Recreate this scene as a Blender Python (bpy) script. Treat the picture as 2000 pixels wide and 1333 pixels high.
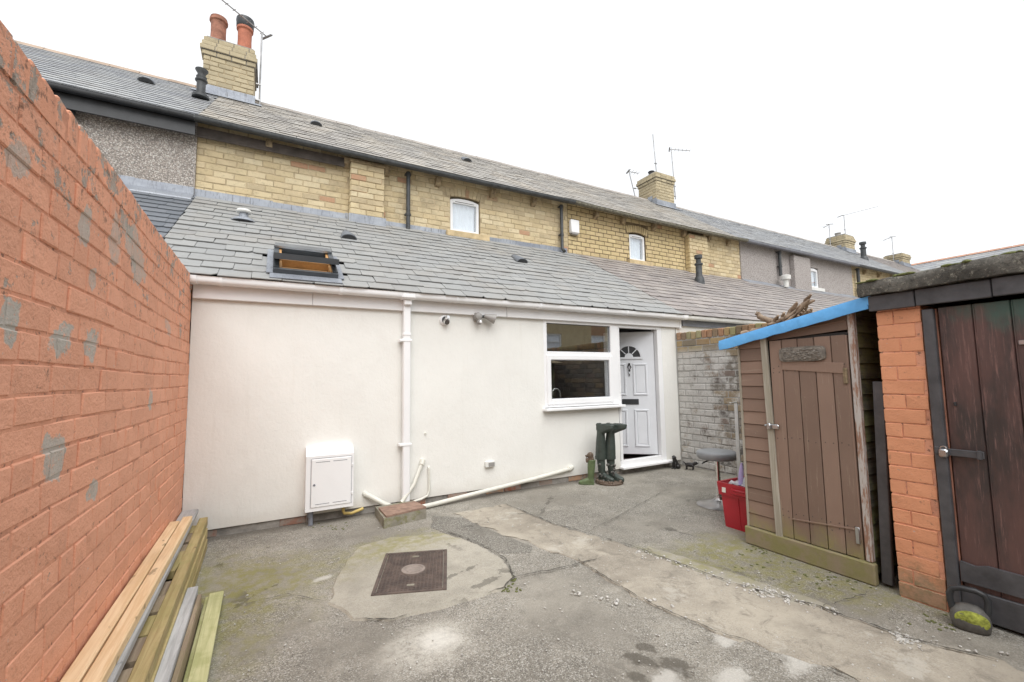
import bpy, bmesh, math, random
from mathutils import Vector, Matrix, noise as mnoise
for o in list(bpy.data.objects): bpy.data.objects.remove(o)
S = bpy.context.scene
C = S.collection
PI = math.pi
V = Vector
# ------------------------------------------------------------------ camera
EYE = V((0, 0, 1.4))
RT, UP, FW = V((0.87613, -0.48186, -0.01439)), V((-0.02771, -0.08015, 0.9964)), V((0.48128, 0.87257, 0.08357))
FPX = 856.82
cd = bpy.data.cameras.new('camera'); cam = bpy.data.objects.new('camera', cd); C.objects.link(cam)
cd.sensor_width = 36; cd.lens = FPX / 2000 * 36; cd.clip_start = 0.05; cd.clip_end = 2000
cam.matrix_world = Matrix(((RT.x, UP.x, -FW.x, EYE.x), (RT.y, UP.y, -FW.y, EYE.y), (RT.z, UP.z, -FW.z, EYE.z), (0, 0, 0, 1)))
S.camera = cam
# ------------------------------------------------------------------ sky, sun, exposure
W = bpy.data.worlds.new('World'); S.world = W; W.use_nodes = True
wn, wl = W.node_tree.nodes, W.node_tree.links
SUN_EL, SUN_ROT = math.radians(54), math.radians(188)
sky = wn.new('ShaderNodeTexSky'); sky.sky_type = 'NISHITA'; sky.sun_disc = False
sky.sun_elevation = SUN_EL; sky.sun_rotation = SUN_ROT; sky.dust_density = 4.0; sky.air_density = 1.0
hs = wn.new('ShaderNodeHueSaturation'); hs.inputs['Saturation'].default_value = 0.16
wl.new(sky.outputs[0], hs.inputs['Color'])
bg = wn['Background']; bg.inputs['Strength'].default_value = 0.15
cloud = wn.new('ShaderNodeMix'); cloud.data_type = 'RGBA'; cloud.inputs[0].default_value = 0.8   # even cloud layer under the sky
wl.new(hs.outputs[0], cloud.inputs[6]); tc = wn.new('ShaderNodeTexCoord'); cn = wn.new('ShaderNodeTexNoise'); wl.new(tc.outputs['Generated'], cn.inputs['Vector']); cn.inputs['Scale'].default_value = 2.2; cn.inputs['Detail'].default_value = 5
cr_ = wn.new('ShaderNodeValToRGB'); wl.new(cn.outputs['Fac'], cr_.inputs[0]); cr_.color_ramp.elements[0].position = 0.3; cr_.color_ramp.elements[1].position = 0.7
cr_.color_ramp.elements[0].color = (5.0, 5.15, 5.35, 1); cr_.color_ramp.elements[1].color = (5.75, 5.8, 5.9, 1); wl.new(cr_.outputs[0], cloud.inputs[7])
wl.new(cloud.outputs[2], bg.inputs['Color'])
sd = bpy.data.lights.new('sun', 'SUN'); sd.energy = 1.5; sd.angle = math.radians(55); sd.color = (1, 0.985, 0.965)
sun = bpy.data.objects.new('sun', sd); C.objects.link(sun)
sdir = V((math.sin(SUN_ROT) * math.cos(SUN_EL), math.cos(SUN_ROT) * math.cos(SUN_EL), math.sin(SUN_EL)))
sun.rotation_euler = sdir.to_track_quat('Z', 'Y').to_euler(); sun.location = (0, 0, 20)
S.view_settings.view_transform = 'Standard'; S.view_settings.look = 'None'
S.view_settings.exposure = 0.62; S.view_settings.gamma = 1; S.view_settings.use_curve_mapping = False
S.render.engine = 'CYCLES'
S.render.resolution_x, S.render.resolution_y = 1024, 682


def pix(p):
    d = V(p) - EYE; z = d.dot(FW)
    if z < 0.05: return None
    return 1000 + FPX * d.dot(RT) / z, 666.5 - FPX * d.dot(UP) / z, z


def gp(x, y, z=0.0):
    """a spot of the yard seen at photo pixel x, y, as a point of the level z"""
    d = FW + RT * ((x - 1000) / FPX) - UP * ((y - 666.5) / FPX)
    return EYE + d * ((z - EYE.z) / d.z)


# ------------------------------------------------------------------ material helpers
class NT:
    def __init__(s, name, rough=0.85, metal=0.0, spec=0.5):
        s.m = bpy.data.materials.new(name); s.m.use_nodes = True
        s.n, s.l = s.m.node_tree.nodes, s.m.node_tree.links
        s.b = s.n['Principled BSDF']; s.out = s.n['Material Output']
        s.b.inputs['Roughness'].default_value = rough; s.b.inputs['Metallic'].default_value = metal
        s.b.inputs['Specular IOR Level'].default_value = spec
        s.geo = s.n.new('ShaderNodeNewGeometry'); s.pos = s.geo.outputs['Position']

    def put(s, sock, v):
        if hasattr(v, 'is_output'): s.l.new(v, sock)
        elif isinstance(v, (tuple, list)) and len(v) == 3 and sock.type == 'RGBA': sock.default_value = (*v, 1)
        else: sock.default_value = v

    def noise(s, scale, detail=3, rough=0.55, vec=None, dist=0.0, stretch=None):
        vec = vec or s.pos
        if stretch:
            mp = s.n.new('ShaderNodeMapping'); s.l.new(vec, mp.inputs[0]); mp.inputs['Scale'].default_value = stretch; vec = mp.outputs[0]
        n = s.n.new('ShaderNodeTexNoise'); s.l.new(vec, n.inputs['Vector'])
        n.inputs['Scale'].default_value = scale; n.inputs['Detail'].default_value = detail
        n.inputs['Roughness'].default_value = rough; n.inputs['Distortion'].default_value = dist
        return n.outputs['Fac']

    def voro(s, scale, feature='F1', out='Distance', rnd=1.0):
        n = s.n.new('ShaderNodeTexVoronoi'); n.feature = feature; s.l.new(s.pos, n.inputs['Vector'])
        n.inputs['Scale'].default_value = scale; n.inputs['Randomness'].default_value = rnd
        return n.outputs[out]

    def ramp(s, fac, stops, interp='LINEAR'):
        r = s.n.new('ShaderNodeValToRGB'); s.put(r.inputs[0], fac); cr = r.color_ramp; cr.interpolation = interp
        while len(cr.elements) < len(stops): cr.elements.new(0.5)
        for e, (p, c) in zip(cr.elements, stops):
            e.position = p; e.color = (*c, 1) if isinstance(c, (tuple, list)) else (c, c, c, 1)
        return r.outputs[0]

    def step(s, fac, a, b, lo=0.0, hi=1.0):
        m = s.n.new('ShaderNodeMapRange'); m.interpolation_type = 'SMOOTHSTEP'; s.put(m.inputs[0], fac)
        for i, v in zip((1, 2, 3, 4), (a, b, lo, hi)): m.inputs[i].default_value = v
        return m.outputs[0]

    def math(s, op, a, b=0.0, clamp=False):
        m = s.n.new('ShaderNodeMath'); m.operation = op; m.use_clamp = clamp; s.put(m.inputs[0], a); s.put(m.inputs[1], b); return m.outputs[0]

    def mix(s, fac, a, b, mode='MIX'):
        m = s.n.new('ShaderNodeMix'); m.data_type = 'RGBA'; m.blend_type = mode
        s.put(m.inputs[0], fac); s.put(m.inputs[6], a); s.put(m.inputs[7], b); return m.outputs[2]

    def axis(s, i):
        x = s.n.new('ShaderNodeSeparateXYZ'); s.l.new(s.pos, x.inputs[0]); return x.outputs[i]

    def rnd(s, k=0.0):
        o = s.n.new('ShaderNodeObjectInfo')
        a = s.math('ADD', o.outputs['Random'], s.geo.outputs['Random Per Island'])
        return s.math('FRACT', s.math('ADD', s.math('MULTIPLY', a, 1 + k * 7.31), k))

    def hsv(s, col, h=0.5, sat=1.0, v=1.0):
        n = s.n.new('ShaderNodeHueSaturation'); s.put(n.inputs['Color'], col); s.put(n.inputs['Hue'], h); s.put(n.inputs['Saturation'], sat); s.put(n.inputs['Value'], v)
        return n.outputs[0]

    def blob(s, c, rx, ry, rot=0.0, wob=0.35, soft=0.35, nscale=3.0, plane='xy'):
        """1 inside a wobbly ellipse lying on the ground"""
        mp = s.n.new('ShaderNodeMapping'); mp.vector_type = 'TEXTURE'; src = s.pos
        if plane == 'yz':
            sp = s.n.new('ShaderNodeSeparateXYZ'); s.l.new(s.pos, sp.inputs[0]); cb = s.n.new('ShaderNodeCombineXYZ'); s.l.new(sp.outputs[1], cb.inputs[0]); s.l.new(sp.outputs[2], cb.inputs[1]); src = cb.outputs[0]
        else:
            vz = s.n.new('ShaderNodeVectorMath'); vz.operation = 'MULTIPLY'; s.l.new(s.pos, vz.inputs[0]); vz.inputs[1].default_value = (1, 1, 0); src = vz.outputs[0]
        s.l.new(src, mp.inputs[0])
        mp.inputs['Location'].default_value = (c[0], c[1], 0); mp.inputs['Rotation'].default_value = (0, 0, rot); mp.inputs['Scale'].default_value = (rx, ry, 1)
        ln = s.n.new('ShaderNodeVectorMath'); ln.operation = 'LENGTH'; s.l.new(mp.outputs[0], ln.inputs[0])
        d = s.math('ADD', ln.outputs['Value'], s.math('MULTIPLY', s.math('SUBTRACT', s.noise(nscale, 4, 0.6), 0.5), wob * 2.4))
        return s.step(d, 1 - soft, 1 + soft, 1.0, 0.0)

    def col(s, c): s.put(s.b.inputs['Base Color'], c); return s

    def bump(s, h, strength=0.3, dist=0.01):
        b = s.n.new('ShaderNodeBump'); b.inputs['Strength'].default_value = strength; b.inputs['Distance'].default_value = dist
        s.put(b.inputs['Height'], h); s.l.new(b.outputs[0], s.b.inputs['Normal']); return s


MT = {}


def simple(name, c, rough=0.6, metal=0.0, var=0.12, scale=6.0, bump=0.0, bscale=60, spec=0.5):
    t = NT(name, rough, metal, spec)
    f = t.noise(scale, 4, 0.6)
    lo, hi = tuple(x * (1 - var) for x in c), tuple(min(1, x * (1 + var)) for x in c)
    t.col(t.ramp(f, [(0.3, lo), (0.7, hi)]))
    if bump: t.bump(t.noise(bscale, 4), bump, 0.004)
    MT[name] = t.m; return t


# paints, plastics, metals
simple('upvc', (0.86, 0.865, 0.87), 0.28, var=0.03, scale=3)
simple('upvc_old', (0.70, 0.70, 0.67), 0.5, var=0.1, scale=9)
simple('door_white', (0.74, 0.76, 0.79), 0.35, var=0.03)
simple('black_plastic', (0.035, 0.037, 0.04), 0.42, var=0.3, bump=0.1)
simple('pipe_black', (0.05, 0.054, 0.056), 0.5, var=0.4, scale=12, bump=0.15)
simple('pipe_cream', (0.70, 0.69, 0.62), 0.45, var=0.07, scale=10)
simple('pipe_grey', (0.20, 0.21, 0.24), 0.5, var=0.2)
simple('steel', (0.50, 0.52, 0.54), 0.3, 1.0, 0.15)
simple('chrome', (0.78, 0.78, 0.78), 0.12, 1.0, 0.05)
simple('stool_base', (0.46, 0.44, 0.43), 0.32, 1.0, 0.1, 8)
simple('aerial_metal', (0.42, 0.42, 0.42), 0.4, 0.8, 0.2)
simple('grey_vinyl', (0.24, 0.25, 0.26), 0.38, var=0.12, bump=0.12, bscale=220)
simple('red_plastic', (0.42, 0.018, 0.03), 0.36, var=0.12, scale=5, bump=0.06)
simple('clear_plastic', (0.62, 0.60, 0.62), 0.2, var=0.3, scale=18, bump=0.6, bscale=30)
simple('lilac_plastic', (0.52, 0.45, 0.78), 0.4, var=0.08)
simple('light_grey_plastic', (0.30, 0.29, 0.275), 0.45, var=0.1)
simple('dark_rubber', (0.05, 0.064, 0.055), 0.42, var=0.25, scale=14, bump=0.1)
simple('green_rubber', (0.11, 0.15, 0.07), 0.4, var=0.25, scale=16, bump=0.12)
simple('brown_resin', (0.12, 0.085, 0.06), 0.6, var=0.5, scale=60, bump=0.5)
simple('black_resin', (0.022, 0.02, 0.02), 0.4, var=0.5, scale=40, bump=0.3)
simple('terracotta', (0.46, 0.165, 0.10), 0.8, var=0.18, scale=9, bump=0.2)
simple('old_terracotta', (0.33, 0.15, 0.10), 0.85, var=0.45, scale=7, bump=0.3)
simple('mossy_gutter', (0.16, 0.15, 0.115), 0.95, var=0.6, scale=22, bump=0.9, bscale=40)
simple('dull_clay', (0.47, 0.27, 0.19), 0.85, var=0.2, scale=3)
simple('ridge_clay', (0.38, 0.29, 0.22), 0.85, var=0.25, scale=3, bump=0.3)
simple('ridge_grey', (0.33, 0.30, 0.27), 0.85, var=0.25, scale=3, bump=0.3)
simple('dark_room', (0.30, 0.295, 0.29), 0.8, var=0.1)
simple('floor_lino', (0.2, 0.125, 0.13), 0.5, var=0.2, scale=12)
simple('worktop', (0.16, 0.14, 0.12), 0.4, var=0.2, scale=30)
simple('gold_pine', (0.50, 0.27, 0.10), 0.5, var=0.2, scale=10)
simple('blind', (0.82, 0.86, 0.92), 0.6, var=0.06)
simple('sticker', (0.78, 0.76, 0.7), 0.5, var=0.05)
simple('skylight_grey', (0.09, 0.10, 0.11), 0.35, 0.3, var=0.15)
simple('dark_paint', (0.078, 0.078, 0.084), 0.48, var=0.3, scale=10, bump=0.2, bscale=40)
simple('moss', (0.12, 0.13, 0.045), 0.95, var=0.4, scale=70, bump=0.8, bscale=160)
simple('yellow_green_paint', (0.30, 0.33, 0.06), 0.9, var=0.6, scale=45, bump=0.4)
simple('iron_grey', (0.13, 0.125, 0.115), 0.65, 0.2, var=0.25, scale=30, bump=0.3)
simple('gas_pipe', (0.62, 0.47, 0.16), 0.5, var=0.15)
simple('asphalt_grit', (0.50, 0.485, 0.45), 0.9, var=0.45, scale=70, bump=0.4)

t = NT('glass', 0.02)
tr = t.n.new('ShaderNodeBsdfTransparent'); tr.inputs[0].default_value = (0.97, 0.985, 0.985, 1)
gl = t.n.new('ShaderNodeBsdfGlossy'); gl.inputs['Roughness'].default_value = 0.012; gl.inputs['Color'].default_value = (0.95, 0.97, 1, 1)
dt = t.n.new('ShaderNodeVectorMath'); dt.operation = 'DOT_PRODUCT'; t.l.new(t.geo.outputs['Incoming'], dt.inputs[0]); t.l.new(t.geo.outputs['Normal'], dt.inputs[1])
fres = t.math('ADD', 0.18, t.math('MULTIPLY', 0.82, t.math('POWER', t.math('SUBTRACT', 1.0, t.math('ABSOLUTE', dt.outputs['Value']), True), 5.0)))   # Schlick, both sides alike
mx = t.n.new('ShaderNodeMixShader'); t.l.new(fres, mx.inputs[0]); t.l.new(tr.outputs[0], mx.inputs[1]); t.l.new(gl.outputs[0], mx.inputs[2])
t.l.new(mx.outputs[0], t.out.inputs['Surface']); MT['glass'] = t.m

# cream render of the extension
t = NT('cream_render', 0.9, spec=0.2)
a = t.noise(0.9, 4, 0.6); b = t.noise(5, 4, 0.6)
c = t.ramp(a, [(0.3, (0.775, 0.77, 0.73)), (0.7, (0.84, 0.837, 0.798))])
c = t.mix(t.step(b, 0.52, 0.8, 0, 0.3), c, (0.745, 0.725, 0.68))
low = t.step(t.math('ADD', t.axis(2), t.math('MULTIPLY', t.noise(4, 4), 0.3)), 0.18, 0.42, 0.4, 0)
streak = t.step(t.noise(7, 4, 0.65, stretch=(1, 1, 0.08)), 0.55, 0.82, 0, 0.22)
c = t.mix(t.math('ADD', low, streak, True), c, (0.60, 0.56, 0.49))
t.col(c).bump(t.math('ADD', t.noise(45, 5, 0.7), t.math('MULTIPLY', t.noise(3.5, 4, 0.6, stretch=(1, 1, 0.6)), 3.5)), 0.35, 0.008); MT['cream_render'] = t.m


def cement_spots(t, c, patches):
    for (yy, zz, ry, rz, am) in patches:   # cement rubbed into the paint
        b_ = t.math('MULTIPLY', t.blob((yy, zz), ry, rz, yy * 3.1, 1.3, 0.10, 10, 'yz'), am)
        b_ = t.math('MULTIPLY', b_, t.step(t.noise(30, 6, 0.8), 0.34, 0.46))
        c = t.mix(b_, c, t.mix(t.noise(22, 5, 0.7), (0.38, 0.365, 0.325), (0.52, 0.50, 0.45)))
    return c


def painted_brick(name, base, dark, peel, heavy, lowmoss=False, patches=()):
    t = NT(name, 0.82, spec=0.3)
    r = t.rnd()
    c = t.mix(t.noise(2.2, 4, 0.6), base, dark)
    c = t.hsv(c, 0.5, 1.0, t.step(r, 0, 1, 0.95, 1.05))
    c = t.mix(t.step(t.noise(13, 5, 0.7), 0.52, 0.75, 0, 0.5), c, tuple(x * 0.70 for x in base))
    # flaked spots showing cement, thicker towards the weathered wall top
    z = t.axis(2)
    band = t.step(t.math('ADD', z, t.math('MULTIPLY', t.math('SUBTRACT', t.noise(1.7, 3), 0.5), 1.3)), 1.35, 2.4, 0.0, heavy)
    p = t.math('ADD', t.noise(8.5, 6, 0.72), band)
    m = t.step(p, 0.665, 0.715)
    c = t.mix(t.math('MULTIPLY', m, 0.9), c, t.mix(t.noise(26, 4), peel, tuple(x * 0.55 for x in peel)))
    chip = t.step(t.noise(34, 5, 0.8), 0.64, 0.69, 0, 0.75)
    c = t.mix(chip, c, (0.50, 0.46, 0.42))
    dirt = t.step(t.math('ADD', t.noise(21, 5, 0.75), t.math('MULTIPLY', band, 0.6)), 0.60, 0.76, 0, 0.7)
    c = t.mix(dirt, c, (0.10, 0.075, 0.055))
    if lowmoss:
        g = t.step(t.math('ADD', z, t.math('MULTIPLY', t.noise(9, 5, 0.7), 0.4)), 0.24, 0.46, 0.85, 0)
        c = t.mix(g, c, t.mix(t.step(t.noise(14, 5), 0.4, 0.6), (0.16, 0.17, 0.10), (0.34, 0.24, 0.16)))
    c = cement_spots(t, c, patches)
    t.col(c)
    h = t.math('ADD', t.math('MULTIPLY', t.noise(16, 5, 0.7), 1.3), t.math('ADD', t.math('MULTIPLY', t.noise(90, 4), 0.4), t.math('MULTIPLY', m, -0.25)))
    t.bump(h, 0.45 if lowmoss else 0.7, 0.010 if lowmoss else 0.013); MT[name] = t.m


def wall_pt(x, y, X=-0.645):
    d = FW + RT * ((x - 1000) / FPX) - UP * ((y - 666.5) / FPX); return EYE + d * (X / d.x)


WALL_SPOTS = [(22, 635, 0.06, 0.06, 0.95), (126, 655, 0.10, 0.05, 0.95), (180, 668, 0.07, 0.055, 0.9), (110, 893, 0.09, 0.075, 0.9), (181, 962, 0.04, 0.065, 0.9), (295, 780, 0.06, 0.04, 0.85), (168, 445, 0.08, 0.05, 0.8), (182, 540, 0.05, 0.045, 0.7), (262, 500, 0.20, 0.10, 0.7), (225, 470, 0.12, 0.09, 0.6), (40, 300, 0.05, 0.06, 0.7), (330, 640, 0.08, 0.04, 0.5)]
WALL_SPOTS = [(wall_pt(x, y).y, wall_pt(x, y).z, a, b, am) for x, y, a, b, am in WALL_SPOTS]
painted_brick('orange_brick', (0.80, 0.40, 0.265), (0.72, 0.345, 0.22), (0.47, 0.435, 0.38), 0.14, patches=WALL_SPOTS)
painted_brick('orange_brick_pier', (0.78, 0.375, 0.215), (0.68, 0.30, 0.165), (0.42, 0.39, 0.35), 0.05, True)
t = NT('orange_mortar', 0.9, spec=0.2)
c = t.mix(t.step(t.noise(5, 5, 0.7), 0.44, 0.70), (0.73, 0.355, 0.23), (0.50, 0.24, 0.16))
c = t.mix(t.step(t.noise(30, 5, 0.7), 0.56, 0.66, 0, 0.7), c, (0.10, 0.07, 0.055))
t.col(cement_spots(t, c, WALL_SPOTS)).bump(t.noise(50, 5, 0.7), 0.6, 0.01); MT['orange_mortar'] = t.m


def stock_brick(name, tones, sootamt=0.35, reds=0.03):
    t = NT(name, 0.9, spec=0.2)
    r = t.rnd(); n = len(tones)
    c = t.ramp(r, [((i + 0.5) / n, x) for i, x in enumerate(tones)])
    c = t.mix(t.step(t.rnd(0.37), 1 - reds, 1 - reds + 0.01), c, (0.50, 0.30, 0.19))
    c = t.mix(t.step(t.noise(3.3, 5, 0.65), 0.40, 0.75, 0, 0.4), c, tuple(x * 0.62 for x in tones[0]))
    c = t.mix(t.step(t.noise(19, 6, 0.8), 0.50, 0.72, 0, 0.55), c, (0.28, 0.225, 0.15))
    c = t.mix(t.step(t.noise(1.15, 5, 0.7), 0.56, 0.76, 0, sootamt), c, (0.10, 0.085, 0.07))
    c = t.mix(t.step(t.noise(17, 4, 0.7), 0.60, 0.74, 0, 0.5), c, (0.58, 0.50, 0.37))
    if name == 'red_brick': c = t.mix(t.step(t.noise(7, 5, 0.7), 0.40, 0.58, 0, 0.85), c, (0.30, 0.275, 0.24))
    t.col(c).bump(t.noise(60, 5, 0.7), 0.5, 0.008); MT[name] = t.m


stock_brick('buff_brick', [(0.616, 0.502, 0.308), (0.680, 0.572, 0.367), (0.562, 0.459, 0.281), (0.702, 0.605, 0.410), (0.637, 0.524, 0.335), (0.529, 0.437, 0.286)])
stock_brick('gold_brick', [(0.604, 0.482, 0.265), (0.668, 0.541, 0.307), (0.562, 0.440, 0.244), (0.636, 0.509, 0.297)], 0.25, 0.02)
stock_brick('chimney_brick', [(0.46, 0.395, 0.265), (0.53, 0.455, 0.305), (0.40, 0.345, 0.235), (0.49, 0.42, 0.285)], 0.85, 0.0)
stock_brick('red_brick', [(0.36, 0.13, 0.075), (0.42, 0.17, 0.10), (0.28, 0.12, 0.08), (0.30, 0.16, 0.12)], 0.4, 0.2)
simple('buff_mortar', (0.46, 0.375, 0.245), 0.95, var=0.3, scale=9, bump=0.5, spec=0.2)
simple('dark_mortar', (0.180, 0.138, 0.084), 0.95, var=0.35, scale=9, bump=0.5, spec=0.2)
simple('grey_mortar', (0.30, 0.285, 0.26), 0.95, var=0.35, scale=9, bump=0.5, spec=0.2)
simple('sandstone', (0.552, 0.437, 0.265), 0.9, var=0.25, scale=7, bump=0.4, spec=0.2)
simple('corbel_stone', (0.30, 0.235, 0.15), 0.95, var=0.5, scale=14, bump=0.5, spec=0.2)

# limewashed and sooty garden wall
t = NT('limewash_brick', 0.9, spec=0.2)
r = t.rnd(); z = t.axis(2); y = t.axis(1)
c = t.ramp(r, [(0.08, (0.16, 0.145, 0.125)), (0.4, (0.24, 0.215, 0.185)), (0.62, (0.31, 0.24, 0.155)), (0.8, (0.22, 0.175, 0.15)), (0.95, (0.13, 0.12, 0.11))])
top = t.step(z, 1.62, 1.84)
c = t.mix(t.math('MULTIPLY', top, 0.9), c, t.ramp(t.rnd(0.21), [(0.1, (0.33, 0.22, 0.11)), (0.35, (0.42, 0.30, 0.14)), (0.6, (0.20, 0.16, 0.10)), (0.8, (0.42, 0.23, 0.13)), (0.95, (0.33, 0.30, 0.15))]))
wash = t.math('ADD', t.noise(4.5, 6, 0.72), t.step(y, 3.1, 4.8, -0.16, 0.17))
wash = t.math('MULTIPLY', t.step(wash, 0.45, 0.66), t.step(z, 1.68, 1.86, 1.0, 0.12))
c = t.mix(wash, c, t.mix(t.noise(6, 4), (0.46, 0.445, 0.42), (0.64, 0.63, 0.60)))
c = t.mix(t.step(t.noise(38, 5, 0.75), 0.56, 0.70, 0, 0.65), c, (0.07, 0.065, 0.06))
t.col(c).bump(t.math('ADD', t.noise(50, 5, 0.7), t.noise(12, 4)), 0.6, 0.010); MT['limewash_brick'] = t.m
t = NT('limewash_mortar', 0.95, spec=0.2)
c = t.mix(t.step(t.math('ADD', t.noise(5, 5, 0.7), t.step(t.axis(1), 3.1, 4.8, -0.14, 0.16)), 0.42, 0.58), (0.17, 0.155, 0.135), (0.42, 0.41, 0.39))
t.col(c).bump(t.noise(60, 5, 0.7), 0.6, 0.01); MT['limewash_mortar'] = t.m


def pebbledash(name, cols):
    t = NT(name, 0.9, spec=0.25)
    v = t.voro(62, out='Color')
    sx = t.n.new('ShaderNodeSeparateColor'); t.l.new(v, sx.inputs[0])
    n = len(cols)
    c = t.ramp(sx.outputs[0], [((i + 0.5) / n, x) for i, x in enumerate(cols)], 'CONSTANT')
    d = t.voro(62)
    c = t.mix(t.step(d, 0.32, 0.72, 0, 0.75), c, (0.20, 0.18, 0.16))
    c = t.mix(t.step(t.noise(1.6, 4), 0.45, 0.8, 0, 0.3), c, (0.25, 0.225, 0.20))
    t.col(c).bump(t.math('SUBTRACT', 1.0, d), 0.8, 0.012); MT[name] = t.m


pebbledash('pebbledash', [(0.45, 0.40, 0.36), (0.60, 0.56, 0.51), (0.36, 0.325, 0.295), (0.69, 0.655, 0.61), (0.50, 0.44, 0.39), (0.27, 0.245, 0.225), (0.57, 0.51, 0.455)])
pebbledash('pebbledash_mauve', [(0.48, 0.44, 0.425), (0.55, 0.51, 0.495), (0.43, 0.40, 0.385), (0.57, 0.53, 0.515)])


def slate(name, tones, moss=0.3, warm=(0.30, 0.27, 0.235)):
    t = NT(name, 0.62, spec=0.4)
    r = t.rnd(); n = len(tones)
    c = t.ramp(r, [((i + 0.5) / n, x) for i, x in enumerate(tones)])
    c = t.mix(t.step(t.noise(9, 6, 0.7, stretch=(1, 1, 1)), 0.45, 0.75, 0, 0.5), c, tuple(x * 0.72 for x in tones[0]))
    c = t.mix(t.step(t.noise(1.4, 5, 0.65), 0.42, 0.72, 0, moss), c, warm)
    c = t.mix(t.step(t.noise(46, 4, 0.75), 0.66, 0.74, 0, 0.6), c, (0.45, 0.45, 0.42))
    t.put(t.b.inputs['Roughness'], t.step(t.noise(6, 4), 0.3, 0.7, 0.42, 0.68))
    t.col(c).bump(t.noise(30, 5, 0.65), 0.3, 0.006); MT[name] = t.m


slate('slate_old', [(0.295, 0.30, 0.296), (0.315, 0.32, 0.313), (0.28, 0.284, 0.282), (0.33, 0.333, 0.323), (0.303, 0.308, 0.303)], 0.35)
slate('slate_new', [(0.155, 0.169, 0.189), (0.176, 0.189, 0.209), (0.135, 0.149, 0.169)], 0.05)
slate('slate_top', [(0.325, 0.308, 0.284), (0.390, 0.374, 0.340), (0.268, 0.252, 0.235), (0.422, 0.405, 0.374)], 0.5, (0.504, 0.447, 0.365))
slate('slate_left', [(0.326, 0.336, 0.347), (0.399, 0.410, 0.410), (0.283, 0.294, 0.315)], 0.3)
slate('slate_brown', [(0.280, 0.252, 0.238), (0.336, 0.308, 0.287), (0.238, 0.217, 0.210)], 0.35, (0.406, 0.357, 0.329))
simple('old_fascia', (0.09, 0.075, 0.065), 0.8, var=0.4, scale=5, bump=0.3)
simple('deck', (0.06, 0.058, 0.056), 0.95)
t = NT('lead', 0.5, 0.3)
c = t.ramp(t.noise(3, 4), [(0.3, (0.23, 0.25, 0.29)), (0.7, (0.36, 0.385, 0.42))])
c = t.mix(t.step(t.noise(9, 5, 0.75, stretch=(6, 6, 0.5)), 0.52, 0.66, 0, 0.75), c, (0.10, 0.10, 0.105))
t.col(c).bump(t.noise(14, 3), 0.35, 0.015); MT['lead'] = t.m

# timber
def timber(name, a, b, green=0.0, knots=True, stretch=(14, 0.7, 14), rough=0.75):
    t = NT(name, rough, spec=0.3)
    g = t.noise(3.2, 5, 0.65, stretch=stretch, dist=0.6)
    c = t.mix(t.step(g, 0.36, 0.64), a, b)
    c = t.hsv(c, 0.5, 1.0, t.step(t.rnd(0.13), 0, 1, 0.88, 1.12))
    c = t.mix(t.step(t.noise(2.0, 4), 0.5, 0.75, 0, 0.35), c, tuple(x * 0.62 for x in a))
    if knots: c = t.mix(t.step(t.noise(7, 2, 0.5, stretch=(2, 1, 2)), 0.685, 0.725, 0, 0.65), c, tuple(x * 0.4 for x in a))
    if green: c = t.mix(t.step(t.noise(5, 5, 0.7), 0.42, 0.62, 0, green), c, (0.25, 0.27, 0.08))
    t.col(c).bump(g, 0.35, 0.006); MT[name] = t.m


timber('fresh_pine', (0.66, 0.465, 0.265), (0.78, 0.60, 0.385))
timber('treated_pine', (0.38, 0.28, 0.13), (0.50, 0.40, 0.20), 0.25)
timber('green_board', (0.40, 0.40, 0.20), (0.50, 0.49, 0.27), 0.4)
timber('grey_board', (0.36, 0.36, 0.36), (0.50, 0.50, 0.50))
timber('dirty_board', (0.24, 0.18, 0.13), (0.36, 0.28, 0.20), 0.15)
timber('grey_lath', (0.33, 0.30, 0.24), (0.46, 0.43, 0.36), stretch=(10, 10, 0.6))
timber('side_board', (0.075, 0.07, 0.055), (0.14, 0.13, 0.10), 0.4, stretch=(0.6, 12, 12))
timber('branch_wood', (0.17, 0.12, 0.085), (0.34, 0.26, 0.19), stretch=(3, 3, 3), knots=False)


def shed_paint(name, stretch):
    t = NT(name, 0.7, spec=0.3)
    c = t.mix(t.noise(2.5, 4), (0.215, 0.145, 0.112), (0.30, 0.208, 0.16))
    c = t.hsv(c, 0.5, 1.0, t.step(t.rnd(0.3), 0, 1, 0.85, 1.15))
    wear = t.step(t.noise(5.0, 6, 0.75, stretch=stretch), 0.575, 0.70, 0, 0.8)
    c = t.mix(wear, c, (0.38, 0.305, 0.235))
    c = t.mix(t.step(t.noise(30, 5, 0.75), 0.665, 0.73, 0, 0.7), c, (0.50, 0.44, 0.38))
    z = t.math('ADD', t.axis(2), t.math('MULTIPLY', t.noise(8, 4, stretch=(1, 1, 0.3)), 0.35))
    c = t.mix(t.step(z, 0.26, 0.52, 0.9, 0), c, t.mix(t.step(t.noise(11, 5, 0.7), 0.4, 0.62), (0.26, 0.22, 0.14), (0.29, 0.27, 0.10)))
    t.col(c).bump(t.noise(6, 5, 0.6, stretch=stretch), 0.3, 0.006); MT[name] = t.m


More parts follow.
